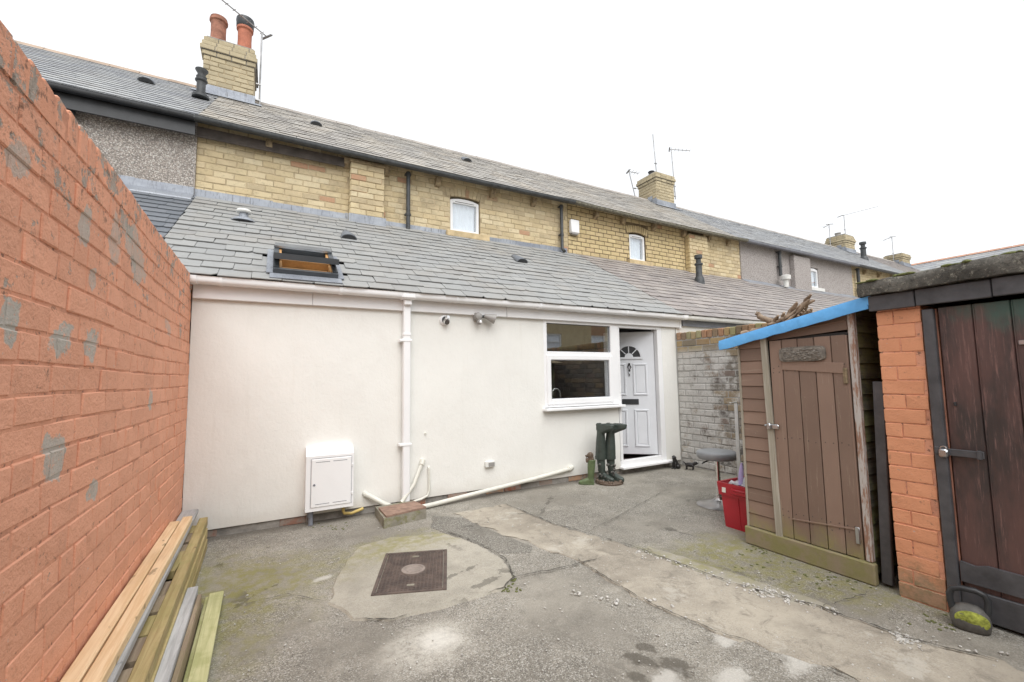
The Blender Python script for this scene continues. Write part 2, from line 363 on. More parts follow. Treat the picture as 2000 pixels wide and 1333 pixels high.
shed_paint('shed_vertical', (9, 9, 0.5)); shed_paint('shed_lap', (1, 0.5, 9))
t = NT('peeled_post', 0.8)
c = t.mix(t.step(t.noise(6, 6, 0.75, stretch=(6, 6, 0.8)), 0.44, 0.54), (0.30, 0.17, 0.115), (0.50, 0.47, 0.44))
t.col(c).bump(t.noise(20, 5), 0.5, 0.006); MT['peeled_post'] = t.m
t = NT('mossy_base', 0.9)
c = t.mix(t.step(t.noise(6, 6, 0.7), 0.38, 0.62), (0.29, 0.235, 0.16), (0.25, 0.23, 0.10))
t.col(c).bump(t.noise(25, 5), 0.5, 0.008); MT['mossy_base'] = t.m
t = NT('blue_felt', 0.5)
c = t.mix(t.noise(4, 4), (0.12, 0.44, 0.90), (0.17, 0.52, 0.97))
c = t.mix(t.step(t.noise(16, 5, 0.7), 0.68, 0.74, 0, 0.7), c, (0.03, 0.17, 0.46))
t.col(c).bump(t.math('ADD', t.noise(10, 3), t.math('MULTIPLY', t.noise(6, 3, stretch=(1, 1, 0.3)), 3)), 0.6, 0.012); MT['blue_felt'] = t.m
# old stained garage door
t = NT('garage_door', 0.42, spec=0.5)
n1 = t.noise(1.7, 5, 0.65, stretch=(1.5, 2.2, 0.7)); n2 = t.noise(6, 6, 0.75, stretch=(4, 9, 0.7))
c = t.mix(t.step(n1, 0.38, 0.62), (0.052, 0.040, 0.038), (0.125, 0.068, 0.060))
c = t.mix(t.step(n2, 0.52, 0.72, 0, 0.65), c, (0.30, 0.16, 0.135))
c = t.mix(t.step(t.noise(8, 5, 0.7, stretch=(4, 14, 0.5)), 0.69, 0.75, 0, 0.8), c, (0.40, 0.24, 0.15))
zt = t.math('ADD', t.axis(2), t.math('MULTIPLY', t.math('SUBTRACT', t.noise(3.2, 5, 0.6, stretch=(1, 1, 0.6)), 0.5), 1.1))
c = t.mix(t.step(zt, 1.60, 1.82, 0, 0.85), c, t.mix(t.noise(5, 4), (0.035, 0.085, 0.07), (0.075, 0.155, 0.125)))
t.put(t.b.inputs['Roughness'], t.step(n2, 0.3, 0.7, 0.33, 0.6))
t.col(c).bump(t.noise(9, 5, 0.6, stretch=(4, 9, 0.6)), 0.35, 0.006); MT['garage_door'] = t.m
# lichened concrete roof slab
t = NT('slab_concrete', 0.95, spec=0.2)
c = t.mix(t.step(t.noise(5, 5, 0.7), 0.35, 0.65), (0.085, 0.08, 0.07), (0.17, 0.16, 0.14))
c = t.mix(t.step(t.noise(24, 6, 0.8), 0.54, 0.64, 0, 0.9), c, (0.32, 0.30, 0.25))
c = t.mix(t.step(t.noise(60, 5, 0.8), 0.5, 0.65, 0, 0.6), c, (0.03, 0.03, 0.028))
t.col(c).bump(t.noise(35, 6, 0.75), 0.9, 0.02); MT['slab_concrete'] = t.m
t = NT('block_concrete', 0.95, spec=0.2)
c = t.mix(t.step(t.noise(7, 5, 0.7), 0.35, 0.65), (0.22, 0.205, 0.165), (0.33, 0.31, 0.25))
c = t.mix(t.step(t.noise(10, 5, 0.7), 0.52, 0.66, 0, 0.7), c, (0.19, 0.185, 0.075))
t.col(c).bump(t.noise(60, 5, 0.7), 0.6, 0.008); MT['block_concrete'] = t.m
simple('clay_tile', (0.29, 0.195, 0.15), 0.9, var=0.3, scale=16, bump=0.5, spec=0.2)
simple('cement_patch', (0.31, 0.30, 0.265), 0.95, var=0.25, scale=18, bump=0.5, spec=0.2)
t = NT('rusty_iron', 0.72, 0.25)
c = t.mix(t.step(t.noise(11, 5, 0.7), 0.35, 0.65), (0.086, 0.065, 0.056), (0.140, 0.104, 0.086))
t.col(t.mix(t.step(t.noise(45, 4, 0.7), 0.62, 0.72, 0, 0.5), c, (0.25, 0.21, 0.175))).bump(t.noise(70, 4), 0.4, 0.004); MT['rusty_iron'] = t.m
simple('disc_iron', (0.27, 0.225, 0.195), 0.7, 0.1, var=0.2, scale=20, bump=0.3)
simple('plaque_stone', (0.20, 0.18, 0.155), 0.9, var=0.4, scale=40, bump=0.8, bscale=55)

# yard surface
def yard(name, kind):
    t = NT(name, 0.92, spec=0.25)
    big = t.noise(0.9, 5, 0.6); mid = t.noise(4.5, 5, 0.65)
    if kind == 'tarmac': a, b = (0.228, 0.21, 0.178), (0.345, 0.32, 0.272)
    elif kind == 'patch': a, b = (0.345, 0.32, 0.265), (0.43, 0.40, 0.335)
    elif kind == 'strip': a, b = (0.30, 0.265, 0.215), (0.455, 0.41, 0.335)
    elif kind == 'crack': a, b = (0.06, 0.055, 0.047), (0.12, 0.11, 0.09)
    else: a, b = (0.15, 0.14, 0.12), (0.22, 0.205, 0.175)
    c = t.mix(t.step(big, 0.36, 0.66), a, b)
    c = t.mix(t.step(mid, 0.42, 0.72, 0, 0.45), c, tuple(x * 0.66 for x in a))
    c = t.mix(t.step(t.noise(2.4, 6, 0.7, dist=0.8), 0.54, 0.70, 0, 0.5), c, tuple(min(1, x * 1.18) for x in b))
    # exposed aggregate, dark pits and pale stones
    amt = 1.0 if kind in ('tarmac', 'dark') else 0.35
    where = t.step(t.noise(1.5, 4, 0.6), 0.36, 0.58, 0.25, 1.0)
    v = t.voro(185, out='Color'); sc = t.n.new('ShaderNodeSeparateColor'); t.l.new(v, sc.inputs[0])
    pale = t.math('MULTIPLY', t.step(sc.outputs[0], 0.73, 0.84, 0, 0.6 * amt), where)
    dark = t.math('MULTIPLY', t.step(sc.outputs[1], 0.66, 0.79, 0, 0.6 * amt), where)
    c = t.mix(dark, c, (0.075, 0.07, 0.062)); c = t.mix(pale, c, (0.54, 0.525, 0.48))
    c = t.mix(t.step(t.noise(60, 4, 0.8), 0.60, 0.72, 0, 0.45), c, (0.10, 0.09, 0.075))
    if kind in ('tarmac', 'patch'):
        for (x, y), rx, ry, ro, am in [((450, 1150), 0.42, 0.62, 0.2, 0.5), ((600, 1110), 0.7, 0.3, 0, 0.3), ((420, 1250), 0.25, 0.6, 0, 0.35), ((800, 1060), 0.45, 0.22, 0.1, 0.5),
                                       ((1480, 1090), 0.75, 0.30, -0.5, 0.55), ((1640, 1150), 0.55, 0.22, -0.9, 0.5), ((1420, 1060), 0.35, 0.2, 0, 0.4)]:
            p = gp(x, y); f = t.math('MULTIPLY', t.blob(p, rx, ry, ro, 0.7, 0.7, 5), t.step(t.noise(12, 5, 0.7), 0.40, 0.60, 0.1, am * 1.25))
            c = t.mix(f, c, (0.24, 0.225, 0.075))
        p = gp(835, 1262)
        c = t.mix(t.math('MULTIPLY', t.math('MULTIPLY', t.blob(p, 0.25, 0.19, 0.3, 0.7, 0.45, 7), t.step(t.noise(28, 5, 0.75), 0.36, 0.6, 0.3, 1.0)), 0.62), c, (0.60, 0.57, 0.50))
        p = gp(855, 1250)
        c = t.mix(t.math('MULTIPLY', t.blob(p, 0.10, 0.09, 0, 0.35, 0.6, 9), 0.6), c, (0.72, 0.70, 0.64))
        for (x, y), r_ in [((1322, 1300), 0.055), ((1250, 1288), 0.05), ((1262, 1265), 0.035), ((1240, 1322), 0.035)]:
            p = gp(x, y); c = t.mix(t.math('MULTIPLY', t.blob(p, r_, r_ * 1.5, 0.5, 1.0, 0.25, 17), 0.7), c, (0.085, 0.075, 0.06))
        for (x, y), r_ in [((630, 1130), 0.06), ((1420, 1245), 0.10), ((1430, 1330), 0.12), ((1560, 1290), 0.12), ((1300, 1330), 0.10)]:
            p = gp(x, y); c = t.mix(t.math('MULTIPLY', t.blob(p, r_, r_ * 0.5, 0.3, 0.9, 0.5, 16), 0.6), c, (0.62, 0.60, 0.55))
        # darker band along the foot of the house wall
        c = t.mix(t.step(t.math('ADD', t.axis(1), t.math('MULTIPLY', t.noise(5, 4), 0.25)), 4.82, 5.0, 0, 0.6), c, (0.10, 0.09, 0.075))
    if kind == 'strip':
        c = t.mix(t.step(t.noise(6, 6, 0.75, dist=1.0), 0.52, 0.66, 0, 0.6), c, (0.19, 0.17, 0.14)); c = t.mix(t.step(t.noise(3.1, 6, 0.75), 0.56, 0.66, 0, 0.6), c, (0.50, 0.47, 0.41))
    # fine cracks
    cr = t.voro(0.9, 'DISTANCE_TO_EDGE')
    crack = t.math('MULTIPLY', t.step(t.math('ADD', cr, t.math('MULTIPLY', t.math('SUBTRACT', t.noise(5, 6, 0.7), 0.5), 0.22)), 0.0, 0.006, 1, 0), t.step(t.noise(1.1, 2), 0.52, 0.60, 0, 0.5))
    c = t.mix(crack, c, (0.06, 0.055, 0.045))
    t.col(c)
    h = t.math('ADD', t.math('MULTIPLY', t.noise(120, 4, 0.75), 0.5 * amt + 0.15), t.math('ADD', t.math('MULTIPLY', t.noise(7, 4), 1.2), t.math('MULTIPLY', crack, -1.2)))
    t.bump(h, 0.55, 0.010); MT[name] = t.m


yard('tarmac', 'tarmac'); yard('patch_concrete', 'patch'); yard('strip_concrete', 'strip'); yard('dark_tarmac', 'dark'); yard('crack_dirt', 'crack')


# ------------------------------------------------------------------ mesh helpers
class MB:
    def __init__(s): s.v, s.f = [], []

    def add(s, vs, fs):
        o = len(s.v); s.v += [V(p) for p in vs]; s.f += [tuple(i + o for i in f) for f in fs]; return s

    def box(s, x0, x1, y0, y1, z0, z1): return s.obox(V(((x0 + x1) / 2, (y0 + y1) / 2, (z0 + z1) / 2)), (x1 - x0, y1 - y0, z1 - z0))

    def obox(s, c, size, m=None):
        h = [x / 2 for x in size]; m = m or Matrix.Identity(3); c = V(c)
        vs = [c + m @ V((sx * h[0], sy * h[1], sz * h[2])) for sz in (-1, 1) for sx, sy in ((-1, -1), (1, -1), (1, 1), (-1, 1))]
        return s.add(vs, [(3, 2, 1, 0), (4, 5, 6, 7), (0, 1, 5, 4), (1, 2, 6, 5), (2, 3, 7, 6), (3, 0, 4, 7)])

    def cbox(s, c, size, ch=0.006, m=None, jit=0.0, rng=random):
        """box with chamfered edges"""
        m = m or Matrix.Identity(3); c = V(c); h = [x / 2 for x in size]; ch = min(ch, min(h) * 0.9)
        vs, idx = [], {}
        for sx in (-1, 1):
            for sy in (-1, 1):
                for sz in (-1, 1):
                    j = [rng.uniform(-jit, jit) for _ in range(3)]
                    for k in range(3):
                        p = [sx * h[0] + j[0], sy * h[1] + j[1], sz * h[2] + j[2]]
                        for q in range(3):
                            if q != k: p[q] -= (sx, sy, sz)[q] * ch
                        idx[(sx, sy, sz, k)] = len(vs); vs.append(c + m @ V(p))
        fs = []
        for k in range(3):
            a, b = (k + 1) % 3, (k + 2) % 3
            for sg in (-1, 1):
                def key(sa, sb):
                    q = [0, 0, 0]; q[k] = sg; q[a] = sa; q[b] = sb; return idx[(*q, k)]
                q4 = [key(-1, -1), key(1, -1), key(1, 1), key(-1, 1)]
                fs.append(q4 if sg > 0 else q4[::-1])
        for k in range(3):  # edges along axis k
            a, b = (k + 1) % 3, (k + 2) % 3
            for sa in (-1, 1):
                for sb in (-1, 1):
                    def kk(sk, w):
                        q = [0, 0, 0]; q[k] = sk; q[a] = sa; q[b] = sb; return idx[(*q, w)]
                    q4 = [kk(-1, a), kk(1, a), kk(1, b), kk(-1, b)]
                    fs.append(q4 if sa * sb > 0 else q4[::-1])
        for sx in (-1, 1):
            for sy in (-1, 1):
                for sz in (-1, 1):
                    q3 = [idx[(sx, sy, sz, k)] for k in range(3)]
                    fs.append(q3 if sx * sy * sz > 0 else q3[::-1])
        return s.add(vs, fs)

    def bar(s, p0, p1, w, h, up=V((0, 0, 1)), ch=0.0):
        p0, p1 = V(p0), V(p1); d = (p1 - p0); L = d.length; d.normalize()
        if abs(d.dot(up)) > 0.99: up = V((1, 0, 0))
        x = d.cross(up).normalized(); z = x.cross(d)
        m = Matrix((x, d, z)).transposed()
        return s.cbox((p0 + p1) / 2, (w, L, h), ch, m) if ch else s.obox((p0 + p1) / 2, (w, L, h), m)

    def tube(s, pts, r, n=10, cap=True):
        pts = [V(p) for p in pts]; k = len(pts); rs = r if isinstance(r, (list, tuple)) else [r] * k
        o = len(s.v); up = V((0, 0, 1)); prev = None
        for i, p in enumerate(pts):
            d = (pts[min(i + 1, k - 1)] - pts[max(i - 1, 0)]).normalized()
            if prev is None:
                a = up if abs(d.dot(up)) < 0.95 else V((1, 0, 0)); x = d.cross(a).normalized()
            else: x = (prev - d * prev.dot(d)).normalized()
            prev = x; y = d.cross(x)
            for j in range(n): s.v.append(p + (x * math.cos(2 * PI * j / n) + y * math.sin(2 * PI * j / n)) * rs[i])
        for i in range(k - 1):
            for j in range(n): s.f.append((o + i * n + j, o + i * n + (j + 1) % n, o + (i + 1) * n + (j + 1) % n, o + (i + 1) * n + j))
        if cap: s.f.append(tuple(o + j for j in range(n))[::-1]); s.f.append(tuple(o + (k - 1) * n + j for j in range(n)))
        return s

    def lathe(s, prof, c=(0, 0, 0), n=24, m=None, sx=1.0, sy=1.0):
        c = V(c); o = len(s.v); m = m or Matrix.Identity(3); k = len(prof)
        for r, z in prof:
            for j in range(n): s.v.append(c + m @ V((r * sx * math.cos(2 * PI * j / n), r * sy * math.sin(2 * PI * j / n), z)))
        for i in range(k - 1):
            for j in range(n): s.f.append((o + i * n + j, o + i * n + (j + 1) % n, o + (i + 1) * n + (j + 1) % n, o + (i + 1) * n + j))
        s.f.append(tuple(o + j for j in range(n))[::-1]); s.f.append(tuple(o + (k - 1) * n + j for j in range(n)))
        return s

    def ball(s, c, r, n=14, m=None):
        r = r if isinstance(r, (tuple, list)) else (r, r, r)
        prof = [(max(1e-4, math.sin(PI * i / 9)), -math.cos(PI * i / 9)) for i in range(10)]
        m = (m or Matrix.Identity(3)) @ Matrix.Diagonal(r)
        return s.lathe(prof, c, n, m)

    def prism(s, poly, a, b, off, nvec):
        """poly in 2D -> points a-axis/b-axis at origin off, extruded along nvec"""
        a, b, off, nv = V(a), V(b), V(off), V(nvec); n = len(poly)
        p = [off + a * x + b * y for x, y in poly]
        fs = [tuple(range(n)), tuple(range(2 * n - 1, n - 1, -1))] + [(i, i + n, (i + 1) % n + n, (i + 1) % n) for i in range(n)]
        return s.add(p + [q + nv for q in p], fs)

    def loft(s, rings, cap=True):
        n = len(rings[0]); o = len(s.v)
        for r in rings: s.v += [V(p) for p in r]
        for i in range(len(rings) - 1):
            for j in range(n): s.f.append((o + i * n + j, o + i * n + (j + 1) % n, o + (i + 1) * n + (j + 1) % n, o + (i + 1) * n + j))
        if cap: s.f.append(tuple(o + j for j in range(n))[::-1]); s.f.append(tuple(o + (len(rings) - 1) * n + j for j in range(n)))
        return s

    def mesh(s, name, mat, smooth=None):
        me = bpy.data.meshes.new(name); me.from_pydata([tuple(p) for p in s.v], [], s.f)
        bm = bmesh.new(); bm.from_mesh(me); bmesh.ops.recalc_face_normals(bm, faces=bm.faces); bm.to_mesh(me); bm.free()
        if mat: me.materials.append(MT[mat] if isinstance(mat, str) else mat)
        if smooth:
            for p in me.polygons: p.use_smooth = True
            me.set_sharp_from_angle(angle=math.radians(smooth))
        me.update(); return me

    def build(s, name, mat, parent=None, smooth=None, label=None, kind=None):
        return link(bpy.data.objects.new(name, s.mesh(name, mat, smooth)), parent, label, kind)


WROOT = set()


def link(o, parent=None, label=None, kind=None, world=True):
    C.objects.link(o)
    if parent:
        o.parent = parent
        if parent.name in WROOT: o.matrix_parent_inverse = Matrix.Translation(-V(parent.location))
    if label: o['label'] = label
    if kind: o['kind'] = kind
    return o


def thing(name, label, cat, loc=(0, 0, 0), rz=0.0, group=None, world=False):
    """Empty at a thing's base; world=True: its parts are given in yard coordinates"""
    o = bpy.data.objects.new(name, None); C.objects.link(o); o.empty_display_size = 0.2
    o.location = loc; o.rotation_euler = (0, 0, rz); o['label'] = label; o['category'] = cat
    if group: o['group'] = group
    if world: WROOT.add(o.name)
    return o


def tag(o, label, cat, group=None):
    o['label'] = label; o['category'] = cat
    if group: o['group'] = group
    return o


def struct(o): o['kind'] = 'structure'; return o


def size_px(c, du, dv):
    """photo size in pixels of a piece with half extents du, dv, or 0 when out of frame"""
    p = pix(c)
    if not p or not (-20 < p[0] < 2020 and -20 < p[1] < 1353): return 0, 0
    a, b = pix(V(c) + V(du)), pix(V(c) + V(dv))
    if not a or not b: return 0, 0
    return 2 * math.hypot(a[0] - p[0], a[1] - p[1]), 2 * math.hypot(b[0] - p[0], b[1] - p[1])


def cells(u0, u1, z0, z1, holes):
    us = sorted({u0, u1, *[min(max(h[i], u0), u1) for h in holes for i in (0, 1)]}); zs = sorted({z0, z1, *[min(max(h[i], z0), z1) for h in holes for i in (2, 3)]})
    for i in range(len(us) - 1):
        for j in range(len(zs) - 1):
            cu, cz = (us[i] + us[i + 1]) / 2, (zs[j] + zs[j + 1]) / 2
            if not any(h[0] < cu < h[1] and h[2] < cz < h[3] for h in holes) and us[i + 1] - us[i] > 1e-4 and zs[j + 1] - zs[j] > 1e-4:
                yield us[i], us[i + 1], zs[j], zs[j + 1]


def slab(mb, O, U, N, u0, u1, z0, z1, holes=(), depth=0.2, out=0.0):
    """upright wall slab with rectangular openings; N points out of its face"""
    O, U, N = V(O), V(U), V(N); m = Matrix((U, N, V((0, 0, 1)))).transposed()
    for a, b, c, d in cells(u0, u1, z0, z1, holes):
        mb.obox(O + U * ((a + b) / 2) + N * (out - depth / 2) + V((0, 0, (c + d) / 2)), (b - a, depth, d - c), m)
    return mb


def brick_pieces(u0, u1, z0, z1, course, blen, joint, holes, seed, bond='stretcher'):
    rg = random.Random(seed); z = z0; row = 0; out = []
    while z < z1 - 0.03:
        h = min(course, z1 - z) - joint
        header = bond == 'english' and row % 4 == 3
        L = blen / 2 if header else blen
        u = u0 - (L * (0.5 if row % 2 else 0.0)) - (rg.uniform(0, 0.03))
        while u < u1:
            l = L * rg.uniform(0.94, 1.06); a, b = max(u, u0), min(u + l, u1); u += l
            segs = [(a, b)]
            for hu0, hu1, hz0, hz1 in holes:
                if hz0 < z + h * 0.6 and hz1 > z + h * 0.4:
                    ns = []
                    for p, q in segs:
                        if q <= hu0 or p >= hu1: ns.append((p, q)); continue
                        if p < hu0: ns.append((p, hu0))
                        if q > hu1: ns.append((hu1, q))
                    segs = ns
            for p, q in segs:
                if q - p > 0.05: out.append(((p + q) / 2, z + joint / 2 + h / 2, q - p - joint, h))
        z += course; row += 1
    return out


TEMPL = {}


def brick_templ(mat, depth, ch):
    k = ('b', mat, depth, ch)
    if k not in TEMPL:
        TEMPL[k] = []
        for i in range(6):
            rg = random.Random(i * 7 + 1)
            mb = MB(); mb.cbox((0, 0, 0), (0.235, depth, 0.085), ch, None, 0.0025, rg)
            TEMPL[k].append(mb.mesh('brick', mat, 28))
    return TEMPL[k]


def lay_bricks(parent, O, U, N, pieces, mat, proud=0.006, depth=0.05, ch=0.006, seed=1, maxn=300, minpx=(10, 4.5), jit=0.0025, warp=None, names=('brick', 'bricks')):
    """the pieces that show largest become bricks of their own, the rest one joined part"""
    O, U, N = V(O), V(U), V(N); X = N.cross(V((0, 0, 1))); rg = random.Random(seed); items = []
    for (u, z, l, h) in pieces:
        c = O + U * u + V((0, 0, z)) + N * (proud - depth / 2 + rg.uniform(-jit, jit))
        if warp: c = c + warp(u, z)
        a, b = size_px(c, U * l / 2, V((0, 0, h / 2)))
        items.append((a * b if a >= minpx[0] and b >= minpx[1] else 0, c, l, h))
    items.sort(key=lambda t_: -t_[0])
    tm = brick_templ(mat, depth, ch); rest = MB()
    for i, (ar, c, l, h) in enumerate(items):
        rot = Matrix.Rotation(rg.uniform(-0.012, 0.012), 3, N) @ Matrix.Rotation(rg.uniform(-0.012, 0.012), 3, V((0, 0, 1)))
        m3 = rot @ Matrix((X, N, V((0, 0, 1)))).transposed()
        if ar > 0 and i < maxn:
            o = bpy.data.objects.new(names[0], rg.choice(tm))
            o.matrix_basis = Matrix.Translation(c) @ (m3 @ Matrix.Diagonal((l / 0.235, 1, h / 0.085))).to_4x4()
            link(o, parent)
        else: rest.cbox(c, (l, depth, h), ch, m3)
    if rest.v: rest.build(names[1], mat, parent, 28, kind='stuff')


def slate_templ(mat, w, L, th):
    k = ('s', mat, w, L, th)
    if k not in TEMPL:
        TEMPL[k] = []
        for i in range(7):
            rg = random.Random(i + 3); e = (w - 0.005) / 2
            c1, c2 = (rg.uniform(0.012, 0.04) if i in (2, 5) else 0.003), (rg.uniform(0.012, 0.05) if i in (1, 5, 6) else 0.003)
            poly = [(-e, c1), (-e + c1, rg.uniform(0, 0.004)), (0, rg.uniform(-0.004, 0.004)), (e - c2, rg.uniform(0, 0.004)), (e, c2), (e, L), (-e, L)]
            TEMPL[k].append(MB().prism(poly, (1, 0, 0), (0, 1, 0), (0, 0, 0), (0, 0, th)).mesh('slate', mat))
    return TEMPL[k]


def lay_slates(parent, O, U, Vv, u0, u1, L, gauge, w, mat, holes=(), th=0.009, lift=0.018, seed=1, maxn=300, minpx=(12, 5), skew=0.0, jit=1.0):
    """courses from the eave up; each slate laps the course below"""
    O, U, Vv = V(O), V(U).normalized(), V(Vv).normalized(); N = U.cross(Vv); rg = random.Random(seed)
    sl = gauge * 1.85; tilt = -math.asin((lift + 0.006) / sl); items = []
    nrow = int(L / gauge + 0.5)
    for r in range(nrow):
        v = r * gauge - 0.035; ua = u0; ub = u1 - skew * (v / L)
        u = ua - (w / 2 if r % 2 else 0) + rg.uniform(-0.02, 0.02)
        while u < ub:
            ww = w * rg.uniform(0.9, 1.1); a, b = max(u, ua), min(u + ww, ub); u += ww
            if b - a < 0.04: continue
            cu = (a + b) / 2; vm = v + gauge / 2
            if any(h[0] < cu < h[1] and h[2] < vm < h[3] for h in holes): continue
            c = O + U * cu + Vv * (v + rg.uniform(-0.008, 0.008) * jit) + N * (lift + rg.uniform(0, 0.006) * jit)
            A, B = size_px(c + Vv * gauge / 2, U * (b - a) / 2, Vv * gauge / 2)
            items.append((A * B if A >= minpx[0] and B >= minpx[1] else 0, c, (b - a) / w, v))
    items.sort(key=lambda t_: -t_[0]); tm = slate_templ(mat, w, sl, th); rest = MB()
    base = Matrix((U, Vv, N)).transposed()
    for i, (ar, c, sc, v) in enumerate(items):
        m3 = base @ Matrix.Rotation(tilt + rg.uniform(0, 0.012) * jit, 3, 'X') @ Matrix.Rotation(rg.gauss(0, 0.009) * jit, 3, 'Z') @ Matrix.Diagonal((sc, min(1, (L - v) / sl + 0.12), 1))
        me = rg.choice(tm)
        if ar > 0 and i < maxn:
            o = bpy.data.objects.new('slate', me); o.matrix_basis = Matrix.Translation(c) @ m3.to_4x4(); link(o, parent)
        else: rest.add([c + m3 @ q.co for q in me.vertices], [tuple(p.vertices) for p in me.polygons])
    if rest.v: rest.build('slates', mat, parent, kind='stuff')


def remeshed(mb, name, mat, parent, voxel, smooth=4, label=None):
    o = mb.build(name, mat, parent, label=label)
    m = o.modifiers.new('r', 'REMESH'); m.mode = 'VOXEL'; m.voxel_size = voxel; m.use_smooth_shade = True
    if smooth: q = o.modifiers.new('s', 'SMOOTH'); q.iterations = smooth; q.factor = 0.5
    return o


def arc(c, a, b, r, t0, t1, n):
    c, a, b = V(c), V(a), V(b); return [c + a * (r * math.cos(t0 + (t1 - t0) * i / n)) + b * (r * math.sin(t0 + (t1 - t0) * i / n)) for i in range(n + 1)]


SG = lambda q, e: math.copysign(abs(q) ** e, q)


def gutter(x0, x1, y, z, r, mat, parent, name='gutter', label=None, sag=0.0):
    """half round channel along X hung with its rim at z, brackets included as a sub-part"""
    n = 14
    ring = [(r * SG(math.cos(PI + PI * i / n), 0.5), r * 1.05 * SG(math.sin(PI + PI * i / n), 0.62)) for i in range(n + 1)]
    ring = [(-r - 0.006, 0.004), (-r, 0.006)][:1] + ring; ring += [(q * 0.86, w_ * 0.86 + 0.002) for q, w_ in ring[::-1]]
    k = max(2, int((x1 - x0) / 0.6)); rings = []
    for i in range(k + 1):
        f = i / k; x = x0 + (x1 - x0) * f; dz = -sag * 4 * f * (1 - f)
        rings.append([(x, y + q, z + w_ + dz) for q, w_ in ring])
    return MB().loft(rings).build(name, mat, parent, 40, label=label)


# ================================================================== ground
gm = MB(); gm.add([(-300, -300, 0), (300, -300, 0), (300, 300, 0), (-300, 300, 0)], [(0, 1, 2, 3)])
struct(gm.build('ground', 'tarmac'))


def sheet(name, px_poly, mat, z, rough=0.02, seed=0, sub=6):
    """uneven patch laid on the yard, its rim broken up and bevelled down"""
    rg = random.Random(seed); pts = [gp(x, y) for x, y in px_poly]; rim = []
    for i, p in enumerate(pts):
        q = pts[(i + 1) % len(pts)]; n = max(1, int((q - p).length / 0.05))
        for k in range(n):
            f = k / n; w = p.lerp(q, f); w.x += mnoise.noise((w.x * 9, w.y * 9, seed)) * rough + rg.uniform(-1, 1) * rough * 0.25; w.y += mnoise.noise((w.y * 9, w.x * 9, seed + 5)) * rough + rg.uniform(-1, 1) * rough * 0.25
            rim.append(w)
    cen = sum(rim, V()) / len(rim); n = len(rim)
    vs = [(p.x, p.y, 0.0005) for p in rim] + [(p.x + (cen.x - p.x) * 0.02, p.y + (cen.y - p.y) * 0.02, z) for p in rim]
    fs = [(i, (i + 1) % n, (i + 1) % n + n, i + n) for i in range(n)]
    bm = bmesh.new(); bv = [bm.verts.new(v) for v in vs]
    for f in fs: bm.faces.new([bv[i] for i in f])
    top = bm.faces.new(bv[n:]); bmesh.ops.triangulate(bm, faces=[top]); bmesh.ops.recalc_face_normals(bm, faces=bm.faces)
    me = bpy.data.meshes.new(name); bm.to_mesh(me); bm.free(); me.materials.append(MT[mat])
    o = bpy.data.objects.new(name, me); C.objects.link(o); return struct(o)


sheet('tarmac_patch', [(845, 1008), (905, 1012), (960, 1038), (1040, 1068), (1035, 1080), (985, 1083), (935, 1066), (880, 1046), (842, 1032)], 'dark_tarmac', 0.004, 0.02, 3)
sheet('concrete_strip', [(885, 1004), (985, 985), (1080, 1026), (1240, 1072), (1430, 1142), (1600, 1190), (1780, 1253), (1990, 1306), (2150, 1350), (2150, 1480), (1900, 1420), (1700, 1342), (1600, 1300), (1400, 1238), (1250, 1172), (1120, 1092), (1040, 1066), (960, 1036)], 'strip_concrete', 0.006, 0.06, 4)
sheet('concrete_patch', [(640, 1180), (660, 1120), (700, 1070), (760, 1052), (868, 1044), (935, 1066), (985, 1094), (1004, 1132), (985, 1152), (945, 1166), (880, 1186), (805, 1204), (760, 1214), (692, 1212)], 'patch_concrete', 0.012, 0.02, 7)
sheet('rough_tarmac_edge', [(1262, 1066), (1420, 1118), (1560, 1162), (1640, 1190), (1560, 1184), (1410, 1140), (1300, 1098)], 'patch_concrete', 0.005, 0.05, 9)



def crack(px_pts, w, seed):
    rg = random.Random(seed); P_ = [gp(x, y) for x, y in px_pts]; path = []
    for a, b in zip(P_, P_[1:]):
        n = max(2, int((b - a).length / 0.025))
        for k in range(n): q = a.lerp(b, k / n); path.append(q + V((mnoise.noise((q.x * 14, q.y * 14, seed)) * 0.018 + rg.uniform(-0.004, 0.004), mnoise.noise((q.y * 14, q.x * 14, seed + 3)) * 0.018 + rg.uniform(-0.004, 0.004), 0)))
    vs, fs = [], []
    for i, p in enumerate(path):
        d = (path[min(i + 1, len(path) - 1)] - path[max(i - 1, 0)]).normalized(); s_ = V((-d.y, d.x, 0)) * w * 0.36 * rg.uniform(0.2, 1.7) * (0.25 + min(1, i / 4, (len(path) - 1 - i) / 4))
        vs += [p + s_ + V((0, 0, 0.0165)), p - s_ + V((0, 0, 0.0165))]
    fs = [(2 * i, 2 * i + 1, 2 * i + 3, 2 * i + 2) for i in range(len(path) - 1)]
    m = MB(); m.add(vs, fs); struct(m.build('crack', 'crack_dirt'))


crack([(870, 1040), (935, 1063), (985, 1092), (1004, 1130), (986, 1150), (945, 1165)], 0.012, 1)
crack([(1004, 1130), (1050, 1122), (1120, 1108), (1180, 1090)], 0.010, 2)
crack([(985, 986), (1080, 1026), (1150, 1045), (1240, 1072), (1330, 1106), (1430, 1142)], 0.010, 3)
crack([(1430, 1142), (1600, 1190), (1780, 1253), (1960, 1298)], 0.011, 4)
crack([(1120, 1092), (1250, 1172), (1330, 1210), (1400, 1238), (1500, 1268)], 0.007, 5)
crack([(690, 1213), (760, 1215), (805, 1204)], 0.010, 6)
crack([(1600, 1300), (1640, 1318), (1700, 1342)], 0.012, 7)
crack([(640, 1180), (560, 1165), (480, 1185)], 0.006, 8)
crack([(1700, 1160), (1640, 1180), (1600, 1192)], 0.007, 9)
crack([(1300, 960), (1210, 1010), (1150, 1040)], 0.005, 10)
